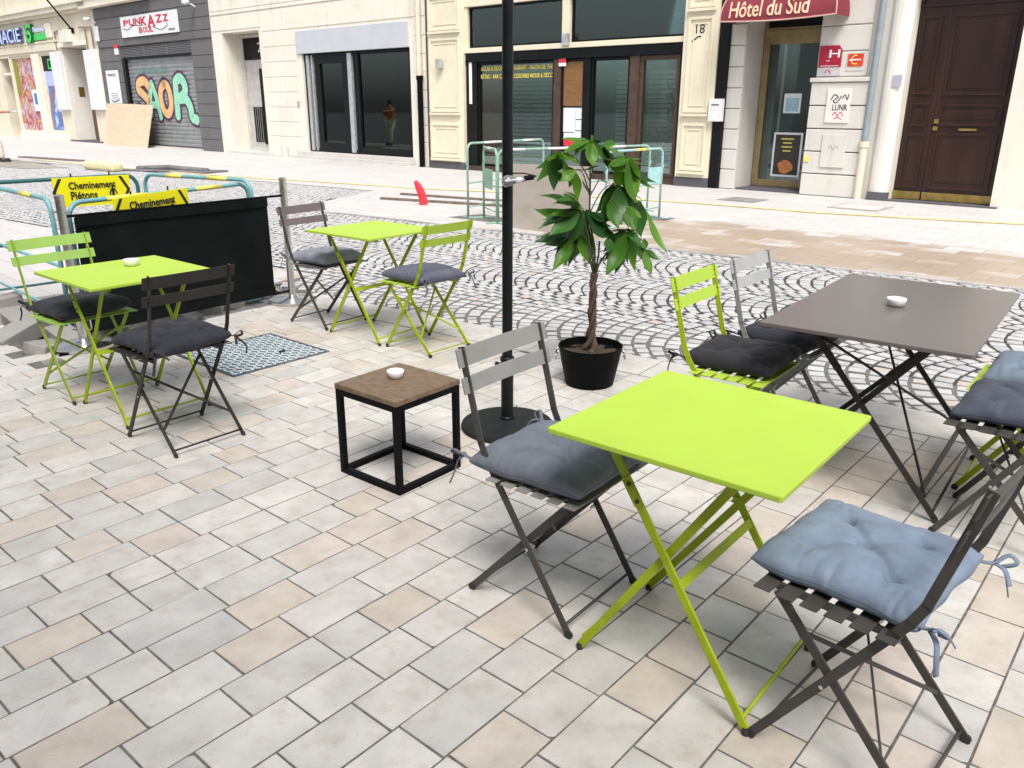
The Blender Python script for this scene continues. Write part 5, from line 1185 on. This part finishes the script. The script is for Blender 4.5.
for kx in ('lb','lo','rb'): stem(curve(base+Vector((.0,0,.03)), nodes[kx], .02), .006, .003)
for kx, frm in (('lt',PV(490,300,0)),('rt',PV(490,380,0)),('c',PV(492,470,0)),('mid',PV(490,380,0)),('rr',PV(620,420,0)),('bk',PV(490,300,0))): stem(curve(frm, nodes[kx], .05), .0035, .002)
stem([base, base+Vector((-.03,-.02,.10)), base+Vector((-.045,-.02,.17))], .007, .006); stem([base, base+Vector((.02,.01,.12)), base+Vector((.022,.01,.20))], .006, .005); stem([base, base+Vector((.035,-.01,.11))], .006, .005)
m.build('stem', STEMM, pp, smooth=True)
def leaf_mat(name, c1, c2, tr):
    mm, nt, b = newmat(name); gg = nt.nodes.new('ShaderNodeNewGeometry'); r = nt.nodes.new('ShaderNodeValToRGB'); r.color_ramp.elements[0].color = (*c1,1); r.color_ramp.elements[1].color = (*c2,1)
    lk(nt, gg.outputs['Random Per Island'], r.inputs['Fac']); lk(nt, r.outputs['Color'], b.inputs['Base Color']); b.inputs['Roughness'].default_value = .42; b.inputs['Specular IOR Level'].default_value = .4
    tl = nt.nodes.new('ShaderNodeBsdfTranslucent'); hs_ = nt.nodes.new('ShaderNodeHueSaturation'); hs_.inputs['Value'].default_value = 1.6; lk(nt, r.outputs['Color'], hs_.inputs['Color']); lk(nt, hs_.outputs[0], tl.inputs['Color'])
    mx = nt.nodes.new('ShaderNodeMixShader'); mx.inputs[0].default_value = tr; lk(nt, b.outputs[0], mx.inputs[1]); lk(nt, tl.outputs[0], mx.inputs[2]); lk(nt, mx.outputs[0], nt.nodes['Material Output'].inputs['Surface'])
    tc = nt.nodes.new('ShaderNodeTexCoord'); n = nt.nodes.new('ShaderNodeTexNoise'); n.inputs['Scale'].default_value = 45; n.inputs['Detail'].default_value = 5; lk(nt, tc.outputs['Object'], n.inputs['Vector']); bump(nt, b, n.outputs['Fac'], .25, .006)
    return mm
LEAFB = leaf_mat('leaf_bright', (.040,.135,.008), (.095,.235,.014), .34); LEAFK = leaf_mat('leaf_deep', (.010,.050,.010), (.040,.125,.022), .18)
def leaf(mb, a, b, w, droop, face, q):
    """a pointed leaf from a to b; face = direction the upper side looks"""
    d = b-a; L = d.length; d.normalize(); f = Vector(face); f = (f - d*f.dot(d)).normalized(); sd_ = d.cross(f).normalized()
    N = 12; rows = []
    wav = q.uniform(0,6.28)
    for i in range(N+1):
        t = i/N; c = a + d*L*t + f*droop*L*math.sin(math.pi*t)
        ww = w*.5*max(0, math.sin(math.pi*min(1,t**.9)))**1.12
        row = []
        for k in (-1,-.5,0,.5,1):
            row.append(c + sd_*ww*k + f*(-.22*w*(1-abs(k))*math.sin(math.pi*t)*-1*-1*.6 + .05*w*math.sin(9*t+wav)*abs(k)))
        rows.append(row)
    vs = [p for r_ in rows for p in r_]
    mb.add(vs, [(i*5+k, i*5+k+1, (i+1)*5+k+1, (i+1)*5+k) for i in range(N) for k in range(4)])
q = random.Random(11)
bright = [((468,85),(335,128),60,0,(0,-.5,1)),((480,100),(482,45),34,0,(0,-1,.3)),((482,85),(492,205),62,-.05,(0,-1,.6)),((486,85),(585,192),66,-.03,(.3,-.8,.8)),((318,142),(200,310),58,-.08,(-.5,-1,.4)),
 ((412,240),(325,272),52,0,(0,-1,.5)),((415,255),(424,395),44,-.04,(0,-1,.2)),((322,145),(432,208),38,.02,(0,-.6,1)),((555,118),(692,178),60,.05,(0,-.5,1)),((580,216),(684,168),66,0,(0,-.8,.7)),
 ((686,172),(744,385),112,-.06,(.1,-1,.3)),((690,170),(760,420),80,-.1,(.8,-.6,.4)),((400,595),(288,752),62,-.06,(-.4,-1,.3)),((440,430),(288,405),60,.08,(0,-.5,1)),((470,560),(502,722),92,-.04,(.1,-1,.2)),
 ((445,560),(418,650),62,0,(-.2,-1,.3)),((600,388),(622,490),62,0,(0,-1,.3)),((590,400),(645,530),66,-.04,(.2,-1,.3)),((688,430),(735,545),66,0,(.2,-1,.2)),((692,560),(578,765),84,-.08,(-.2,-1,.5)),
 ((684,560),(642,725),80,-.05,(0,-1,.5)),((722,560),(752,765),56,-.05,(.3,-1,.3)),((705,545),(832,684),40,-.04,(.3,-1,.7)),((800,660),(832,770),48,-.05,(.2,-1,.3)),((800,605),(806,655),34,0,(0,-1,.2)),
 ((800,468),(906,645),44,-.04,(.5,-1,.3)),((545,292),(612,302),30,0,(0,-.6,1)),((480,90),(420,130),40,.03,(0,-.3,1)),((690,560),(660,640),60,0,(0,-1,.6)),((560,125),(620,90),44,.03,(0,-.2,1))]
deep = [((312,150),(300,348),70,-.04,(.2,-1,.2)),((450,300),(522,358),40,-.03,(0,-.8,.6)),((620,308),(528,468),66,-.08,(-.5,-.9,.5)),((640,318),(660,515),88,-.05,(.1,-1,.3)),((690,335),(655,520),70,0,(0,-1,.4)),
 ((752,400),(792,585),88,-.05,(.4,-1,.3)),((432,440),(196,636),118,-.12,(-.5,-.8,.9)),((436,445),(318,706),110,-.10,(-.2,-1,.7)),((440,445),(265,560),90,-.02,(-.3,-.7,1)),((445,430),(300,360),66,.10,(0,-.3,1)),
 ((470,448),(645,596),104,-.08,(.2,-.8,.8)),((600,588),(588,650),44,0,(0,-1,.2)),((438,450),(215,540),80,.06,(-.4,-.5,1)),((770,650),(802,692),46,0,(.1,-1,.4)),((690,560),(770,600),46,.03,(0,-.4,1)),((460,450),(380,640),70,.02,(0,-1,.4))]
mB, mK = MB(), MB(); kf = .1758/172
for L, mm in ((bright,mB),(deep,mK)):
    for (a, b, w, dr, fc) in L:
        d0 = q.uniform(-.12,.10); aa = PV(*a, d0*.5); bb = PV(*b, d0 + q.uniform(-.10,.10)) + Vector((0,0,-q.uniform(.0,.025))); leaf(mm, aa, bb, w*kf*(1.1 if mm is mB else 1.2), dr*1.5, (fc[0]+q.uniform(-.2,.2), fc[1], fc[2]+q.uniform(-.1,.2)), q)
        for sis in range(3 if w > 60 else 2 if w > 45 else 0):      # big leaves have sister leaves behind them
            rot = q.uniform(-.75,.75); dv = bb-aa; dv = Vector((dv.x*math.cos(rot)-dv.z*math.sin(rot), dv.y+q.uniform(.02,.12), dv.x*math.sin(rot)+dv.z*math.cos(rot)))*q.uniform(.75,1.0)
            leaf(mK if q.random() < .6 else mB, aa+Vector((0,.03,0)), aa+dv+Vector((0,.03,0)), w*kf*.85, dr*1.5, (fc[0]+q.uniform(-.4,.4), fc[1]+.2, fc[2]+q.uniform(0,.4)), q)
nk = list(nodes.values())
for k in range(20):                        # leaves filling the rest of the crown
    c = q.choice(nk) + Vector((0,.03,0)); an = q.uniform(-.8, math.pi+.8); l = q.uniform(.12,.20); e = c + Vector((math.cos(an)*l*.8, math.sin(an)*l*.9, q.uniform(-.8,.15)*l)); leaf(mB if k % 2 else mK, c, e, q.uniform(.045,.08), -.05, (math.cos(an)*.4, math.sin(an)*.5, 1), q)
mB.build('young_leaves', LEAFB, pp, smooth=True); mK.build('mature_leaves', LEAFK, pp, smooth=True)

# ------------------------------------------------------------------ steel posts and the black banner
def steel_post(x, y, label):
    t = thing('barrier_post', label, 'post', (x,y,0), group='brushed steel terrace posts')
    m = MB(); m.lathe([(.19,0),(.196,.008),(.196,.022),(.185,.028),(.06,.046),(.04,.055),(.032,.06)], 48, (x,y,0)); m.build('base', CHROME, t, smooth='auto')
    m = MB(); m.tube([(x,y,.05),(x,y,.99)], .0285, 24); m.build('pole', CHROME, t, smooth='auto')
    m = MB(); m.lathe([(.0285,.99),(.031,.992),(.031,1.005),(.02,1.012),(.001,1.014)], 24, (x,y,0), cap=False); m.build('cap', CHROME, t, smooth='auto')
    for zz in (.9,.12): m = MB(); m.tube([(x-.06,y,zz),(x+.06,y,zz)], .007, 8); m.build('hook', CHROME, t)
    return t
p1, p2 = Vector((-1.845,6.665)), Vector((-2.91,5.30))
steel_post(p1.x, p1.y, 'steel post right of the black banner'); steel_post(p2.x, p2.y, 'steel post behind the lime chair, left of the black banner')
bn = thing('terrace_banner', 'black canvas banner strung between two steel posts', 'banner', ((p1.x+p2.x)/2,(p1.y+p2.y)/2,.08))
e = (p1-p2).normalized(); A_ = p2 + e*.07; B_ = p1 - e*.17; nb = Vector((-e.y, e.x))
m = MB(); NX_, NZ_ = 60, 24; vs = []
for i in range(NX_+1):
    for j in range(NZ_+1):
        u_, v_ = i/NX_, j/NZ_; p = A_.lerp(B_, u_); off = .012*math.sin(9*u_+2*v_)*(1-abs(2*v_-1)**2) + .006*math.sin(23*u_+5*v_) * (1-v_)*v_*4 + .01*math.exp(-((u_-.55)**2)/.002)*math.exp(-((v_-.7)**2)/.03)
        z = .10 + (.86-.10)*v_ - .008*math.sin(math.pi*u_)
        vs.append((p.x+nb.x*off, p.y+nb.y*off, z))
m.add(vs, [(i*(NZ_+1)+j,(i+1)*(NZ_+1)+j,(i+1)*(NZ_+1)+j+1,i*(NZ_+1)+j+1) for i in range(NX_) for j in range(NZ_)]); o = m.build('canvas', CANVAS, bn, smooth=True); s_ = o.modifiers.new('thick','SOLIDIFY'); s_.thickness = .002
for z0, z1 in ((.80,.865),(.095,.16)):
    m = MB()
    for k in range(24):
        a, b = A_.lerp(B_, k/24), A_.lerp(B_, (k+1)/24); o_ = -nb*.016; m.quad((a.x+o_.x,a.y+o_.y,z0),(b.x+o_.x,b.y+o_.y,z0),(b.x+o_.x,b.y+o_.y,z1),(a.x+o_.x,a.y+o_.y,z1))
    o = m.build('hem', CANVAS, bn); s_ = o.modifiers.new('thick','SOLIDIFY'); s_.thickness = .003
for z0 in (.872,.094): m = MB(); m.tube([(p2.x,p2.y,z0),(p1.x,p1.y,z0)], .009, 8); m.build('rod', BLACKM, bn)

# ------------------------------------------------------------------ site barriers
def barrier(name, label, a, b, mat, band, group, h=1.0, r=.0165, midz=.5, lowz=.16, plate=None, bands=((.22,.34),(.68,.80)), lean=0):
    a, b = Vector(a), Vector(b); L = (b-a).length; e = (b-a)/L
    t = thing(name, label, 'barrier', (a.x,a.y,0), math.atan2(e.y,e.x), group, local=True)
    c = .10; pts = [(0,0,.0),(0,0,h-c)]
    for k in range(1,7): an = math.pi/2*k/6; pts.append((c-c*math.cos(an),0,h-c+c*math.sin(an)))
    pts.append((L-c,0,h))
    for k in range(1,7): an = math.pi/2*k/6; pts.append((L-c+c*math.sin(an),0,h-c+c*math.cos(an)))
    pts.append((L,0,0))
    m = MB(); m.tube(pts, r, 10); m.build('frame', mat, t, smooth=True)
    for zz, rq in ((midz,.75),(lowz,.6)): m = MB(); m.tube([(0,0,zz),(L,0,zz)], r*rq, 8); m.build('rail', mat, t, smooth=True)
    for u0, u1 in bands: m = MB(); m.tube([(L*u0,0,h),(L*u1,0,h)], r*1.06, 10); m.build('band', band, t, smooth=True)
    for x in (0, L):
        m = MB(); m.tube([(x,-.16,.012),(x,.16,.012)], .012, 8); m.build('foot', mat, t, smooth=True)
    if plate:
        m = MB(); m.box((L*plate[0],-.006-r,plate[2]),(L*plate[1],.002-r,plate[3])); m.build('plate', mat, t)
    for xa, xb in ((-.012-r,-r*.6),(L+r*.6,L+r+.012)): m = MB(); m.box((xa,-.012,h*.72),(xb,.012,h*.77)); m.build('clip', mat, t)
    return t
# mint fences round the dig in the lane
G1 = 'mint green fences round the dig behind the plant'
barrier('site_barrier', 'mint green barrier with white bands left of the parasol pole', (-.65,12.04), (.50,13.75), MINT, WBAND, G1, 1.05, bands=((.2,.42),(.7,.85)))
barrier('site_barrier', 'mint green barrier seen almost end on beside the parasol pole', (-.42,12.05), (-.22,11.43), MINT, WBAND, G1, 1.0, plate=(.2,.8,.45,.72), bands=((.3,.6),))
barrier('site_barrier', 'mint green barrier running behind the plant crown', (-.20,11.45), (2.12,13.0), MINT, WBAND, G1, .99, bands=((.03,.16),(.3,.45),(.62,.82)))
barrier('site_barrier', 'pale blue barrier with a blue plate right of the plant', (1.25,11.1), (2.16,12.11), SKYB, YBAND, 'pale blue fences round the dig', .99, plate=(.72,.97,.50,.74), bands=((.5,.7),))
m = MB(); a, b = Vector((-.01,11.03)), Vector((.95,10.2)); e = (b-a).normalized(); n_ = Vector((-e.y,e.x))*.02
m.prism([(a.x,a.y,0),(b.x,b.y,0),(b.x,b.y,.86),(a.x,a.y,.84)], (n_.x,n_.y,0)); m.prism([(b.x,b.y,0),(b.x+.25,b.y+.5,0),(b.x+.25,b.y+.5,.84),(b.x,b.y,.86)], (-.02,.01,0)) if False else None
o = m.build('hoarding_board', PLYO, origin=((a.x+b.x)/2,(a.y+b.y)/2,0)); tag(o, 'stained plywood hoarding board standing behind the plant', 'board')
# teal fences round the trench on the left
G2 = 'teal fences round the paving trench'
barrier('site_barrier', 'teal barrier cut by the left edge, nearest the lime chair', (-4.9,7.24), (-3.12,5.56), TEAL, YBAND, G2, .955, bands=((.2,.3),(.76,.86)))
barrier('site_barrier', 'dark teal barrier carrying the left yellow arrow sign', (-4.6,5.78), (-3.27,7.24), DTEAL, DTEAL, G2, .985, bands=((.1,.12),))
barrier('site_barrier', 'teal barrier with yellow bands directly behind the black banner', (-2.93,5.42), (-2.20,6.89), TEAL, YBAND, G2, .945, bands=((.18,.38),(.66,.82)))
barrier('site_barrier', 'farther teal barrier with yellow bands behind the black banner', (-3.22,7.28), (-2.12,6.72), TEAL, YBAND, G2, .985, bands=((.22,.38),(.62,.8)))

def arrow_sign(label, a, b, ztop, hgt, two_lines=True, tilt=0.0, both=True):
    """yellow pedestrian detour board hanging from a barrier rail between a and b"""
    a, b = Vector(a), Vector(b); e = (b-a).normalized(); n_ = Vector((e.y,-e.x)); L = (b-a).length
    t = thing('detour_sign', label, 'sign', ((a.x+b.x)/2,(a.y+b.y)/2,ztop-hgt), group='yellow pedestrian detour signs')
    def put(x, y, d):
        p = a + e*x + n_*(.028+d); return (p.x, p.y, ztop-hgt + y + tilt*(x-L/2))
    m = MB(); P4 = [(.0,0),(L,0),(L,hgt),(0,hgt)]
    m.add([put(x,y,-.012) for x,y in P4]+[put(x,y,0) for x,y in P4], [(3,2,1,0),(4,5,6,7),(0,1,5,4),(1,2,6,5),(2,3,7,6),(3,0,4,7)]); m.build('board', YSIGN, t)
    m = MB(); w = hgt*.085
    def chev(x0, x1):
        vs = []
        for dx in (0, (1 if x1 > x0 else -1)*w*1.35):
            vs += [put(x0+dx,hgt*.97,.002),put(x1+dx,hgt*.5,.002),put(x0+dx,hgt*.03,.002)]
        m.add(vs, [(0,1,4,3),(1,2,5,4)])
    chev(L*.115, L*.018); chev(L*.885-w, L*.982-w)
    if two_lines:
        add_text(m, 'Cheminement', (L*.19,hgt*.60,L*.80,hgt*.84), put, .012); add_text(m, 'Piétons', (L*.20,hgt*.24,L*.54,hgt*.52), put, .012)
        x, y = L*.755, hgt*.14; k = hgt
        stroke(m, [(x,y+.5*k),(x+.001,y+.5*k)], .09*k, put, .003); stroke(m, [(x,y+.40*k),(x,y+.22*k)], .10*k, put, .0033)
        stroke(m, [(x,y+.22*k),(x-.06*k,y+.10*k),(x-.10*k,y)], .055*k, put, .0036); stroke(m, [(x,y+.22*k),(x+.07*k,y+.12*k),(x+.08*k,y)], .055*k, put, .0039)
        stroke(m, [(x-.01,y+.40*k),(x-.10*k,y+.30*k),(x-.11*k,y+.2*k)], .045*k, put, .0042); stroke(m, [(x+.01,y+.40*k),(x+.10*k,y+.32*k),(x+.13*k,y+.24*k)], .045*k, put, .0045)
    m.build('print', INK, t)
    m = MB(); 
    for f in (.25,.75): p = put(L*f, hgt, -.02); m.tube([(p[0],p[1],p[2]-.03),(p[0],p[1],p[2]+.03)], .006, 6)
    m.build('clip', BLACKM, t)
arrow_sign('yellow Cheminement Piétons sign at the left, hung on the dark teal barrier', (-3.72,6.70), (-3.31,7.16), .995, .235, tilt=-.01)
q0 = Vector((-2.93,5.42)); q1 = Vector((-2.20,6.89))
arrow_sign('yellow Cheminement sign tucked behind the black banner', tuple(q0.lerp(q1,.20)), tuple(q0.lerp(q1,.60)), .955, .23, tilt=.03)

# loose paving stones in the trench
tb = MB(); poly_sheet(tb, [pA+Vector((-.6,.6)), pA, pB, pC, Vector((-2.55,7.6)), Vector((-4.6,6.4))], -.165); struct(tb.build('trench_bed', SANDM))
rs2 = random.Random(21)
spots = [(-3.92,6.22,-.10),(-3.62,6.12,-.06),(-3.30,5.72,-.08),(-3.45,5.55,-.02),(-3.10,5.45,-.06),(-3.0,5.75,-.03),(-3.72,6.42,-.08),(-3.25,6.2,-.09),(-2.78,5.72,-.07),(-2.66,5.95,-.05),(-2.52,6.12,-.07),(-2.44,6.35,-.04),(-2.30,6.5,-.07),(-2.7,6.5,-.08),(-2.95,6.2,-.06),(-4.12,6.3,-.02),(-3.15,5.3,-.05),(-2.24,6.72,-.09)]
where = ['at the left edge of the trench','behind the lime chair back','leaning against the terrace edge','lying on the terrace edge by the lime chair','under the lime chair seat','beside the left steel post base','in the far left of the trench','in the middle of the trench','under the black banner, leftmost','under the black banner, second from left','under the black banner, third from left','under the black banner, near its middle','under the black banner, near the right post','deep in the trench behind the banner','behind the left end of the banner','topmost at the far bank','next to the left steel post, nearest us','under the black banner, rightmost']
for (x,y,z), wh in zip(spots, where):
    m = MB(); L, W_, H_ = rs2.uniform(.26,.40), rs2.uniform(.15,.20), rs2.uniform(.08,.13)
    m.box((-L/2,-W_/2,0),(L/2,W_/2,H_)); o = m.build('loose_paver', BLOCKM, bevel=.008)
    o.location = (x,y,z); o.rotation_euler = (rs2.uniform(-.35,.35), rs2.uniform(-.35,.35), rs2.uniform(0,3.1)); tag(o, 'loose grey paving stone ' + wh, 'paving stone', 'loose paving stones in the trench')

# ------------------------------------------------------------------ person with the hose at the left edge
pe = thing('person', 'person in orange top and beige trousers holding out an arm at the left edge', 'person', (-14.72,23.82,0), R(30), local=True)
J = {'pel':(0,0,.93),'sp':(0,0,1.15),'ch':(0,0,1.36),'nk':(0,0,1.5),'hd':(.02,0,1.6),'tp':(.02,0,1.74),
 'hl':(0,.10,.90),'kl':(.10,.11,.50),'al':(.06,.11,.09),'tl':(.22,.12,.04),'hr':(0,-.10,.90),'kr':(.20,-.11,.50),'ar':(.22,-.12,.09),'tr':(.38,-.13,.04),
 'sl':(0,.19,1.42),'el':(.10,.26,1.16),'wl':(.30,.2,1.12),'sr':(0,-.19,1.42),'er':(.28,-.2,1.34),'wr':(.52,-.16,1.36),'fr':(.62,-.15,1.35)}
E_ = [('pel','sp'),('sp','ch'),('ch','nk'),('nk','hd'),('hd','tp'),('pel','hl'),('hl','kl'),('kl','al'),('al','tl'),('pel','hr'),('hr','kr'),('kr','ar'),('ar','tr'),('ch','sl'),('sl','el'),('el','wl'),('ch','sr'),('sr','er'),('er','wr'),('wr','fr')]
RAD = dict(pel=.14,sp=.125,ch=.15,nk=.055,hd=.088,tp=.07,hl=.09,kl=.06,al=.045,tl=.04,hr=.09,kr=.06,ar=.045,tr=.04,sl=.06,el=.045,wl=.03,sr=.06,er=.045,wr=.03,fr=.035)
def skin_obj(name, keys, edges, radii, mat, parent, root):
    me = bpy.data.meshes.new(name); idx = {k:i for i,k in enumerate(keys)}; me.from_pydata([J[k] for k in keys], [(idx[a],idx[b]) for a,b in edges], [])
    o = bpy.data.objects.new(name, me); COL.objects.link(o); o.parent = parent
    s = o.modifiers.new('skin','SKIN'); s.use_smooth_shade = True
    for k, v in zip(keys, me.skin_vertices[0].data): v.radius = (radii[k],)*2; v.use_root = (k == root)
    o.modifiers.new('sub','SUBSURF').levels = 2; o.modifiers['sub'].render_levels = 2; me.materials.append(mat); return o
skin_obj('body', list(J), E_, RAD, SKIN, pe, 'pel')
up = lambda ks, f: {k: RAD[k]*f+.012 for k in ks}
ks = ['pel','hl','kl','al','hr','kr','ar']; skin_obj('trousers', ks, [('pel','hl'),('hl','kl'),('kl','al'),('pel','hr'),('hr','kr'),('kr','ar')], up(ks,1.15), TROUSERS, pe, 'pel')
ks = ['pel','sp','ch','sl','el','sr']; rd = up(ks,1.12); skin_obj('shirt', ks, [('pel','sp'),('sp','ch'),('ch','sl'),('sl','el'),('ch','sr')], rd, SHIRT, pe, 'pel')
for k in ('l','r'):
    m = MB(); a = Vector(J['a'+k]); m.lathe([(.05,0),(.055,.03),(.045,.09),(.04,.11)], 14); m.v = [(a.x+.06+v[0]*2.4, a.y+v[1], v[2]) for v in m.v]; m.build('shoe', SHOE, pe, smooth=True)
m = MB(); m.lathe([(.001,.11),(.05,.1),(.088,.06),(.1,0),(.095,-.05)], 18, (.0,0,1.68), cap=False); m.build('hair', HAIR, pe, smooth=True)
m = MB(); m.tube([(.09,0,1.62),(.118,0,1.60),(.10,0,1.585)], [.012,.014,.008], 8); m.build('nose', SKIN, pe, smooth=True)
m = MB()
for s in (-1,1): m.lathe([(.001,.0),(.012,.004),(.012,.01)], 8, (.088,s*.035,1.64), cap=False)
m.build('eyes', INK, pe)
m = MB()
for k in range(5): m.tube([(.60,-.19+k*.02,1.35+(.01 if k == 4 else 0)),(.66,-.188+k*.019,1.345),(.69,-.186+k*.018,1.325)], [.011,.0095,.007], 8)
m.build('fingers', SKIN, pe, smooth=True)
m = MB(); m.tube([(.66,-.15,1.33),(.74,-.15,1.37),(.8,-.15,1.37)], [.02,.016,.012], 8); o = m.build('spray_nozzle', ALU, origin=(0,0,0)); 
Mx = Matrix.Translation(Vector((-14.72,23.82,0))); o.location = Mx.translation; o.rotation_euler.z = R(30); tag(o, 'small metal spray nozzle in the hand of the person', 'nozzle')

# ------------------------------------------------------------------ camera, light, render settings
cam = bpy.data.cameras.new('camera'); co = bpy.data.objects.new('camera', cam); COL.objects.link(co)
p, ro = R(18.949), R(.188)
fwd = Vector((0,math.cos(p),-math.sin(p))); upv = Vector((0,math.sin(p),math.cos(p))); rt = Vector((1,0,0))
X = rt*math.cos(ro) + upv*math.sin(ro); Y = -rt*math.sin(ro) + upv*math.cos(ro)
co.matrix_world = Matrix(((X.x,Y.x,-fwd.x,0),(X.y,Y.y,-fwd.y,0),(X.z,Y.z,-fwd.z,1.56),(0,0,0,1)))
cam.sensor_width = 36; cam.lens = 810.4/1024*36; cam.clip_end = 800; cam.clip_start = .05
scene.camera = co
SUN_EL, SUN_AZ = R(56), R(172)      # azimuth clockwise from +y
wd = bpy.data.worlds.new('World'); scene.world = wd; wd.use_nodes = True; nt = wd.node_tree
sky = nt.nodes.new('ShaderNodeTexSky'); sky.sky_type = 'NISHITA'; sky.sun_disc = False; sky.sun_elevation = SUN_EL; sky.sun_rotation = SUN_AZ; sky.dust_density = 3; sky.air_density = 1.0; sky.ozone_density = 1
hs = nt.nodes.new('ShaderNodeHueSaturation'); hs.inputs['Saturation'].default_value = .35; lk(nt, sky.outputs[0], hs.inputs['Color']); lk(nt, hs.outputs[0], nt.nodes['Background'].inputs['Color'])
nt.nodes['Background'].inputs['Strength'].default_value = .15
sl = bpy.data.lights.new('sun', 'SUN'); sl.energy = 2.0; sl.angle = R(22); sl.color = (1,.955,.9); so = bpy.data.objects.new('sun', sl); COL.objects.link(so)
d = Vector((math.sin(SUN_AZ)*math.cos(SUN_EL), math.cos(SUN_AZ)*math.cos(SUN_EL), math.sin(SUN_EL))); so.rotation_euler = d.to_track_quat('Z','Y').to_euler(); so.location = d*30
vs_ = scene.view_settings; scene.display_settings.display_device = 'sRGB'; vs_.view_transform = 'Standard'; vs_.look = 'None'; vs_.gamma = 1; vs_.exposure = .68; vs_.use_curve_mapping = False
scene.render.engine = 'CYCLES'; scene.cycles.use_denoising = True; scene.cycles.max_bounces = 8; scene.cycles.transparent_max_bounces = 12; scene.cycles.use_adaptive_sampling = True; scene.cycles.adaptive_threshold = .02
scene.cycles.caustics_reflective = False; scene.cycles.caustics_refractive = False
for o in bpy.data.objects:
    if '_o' in o.keys(): del o['_o']
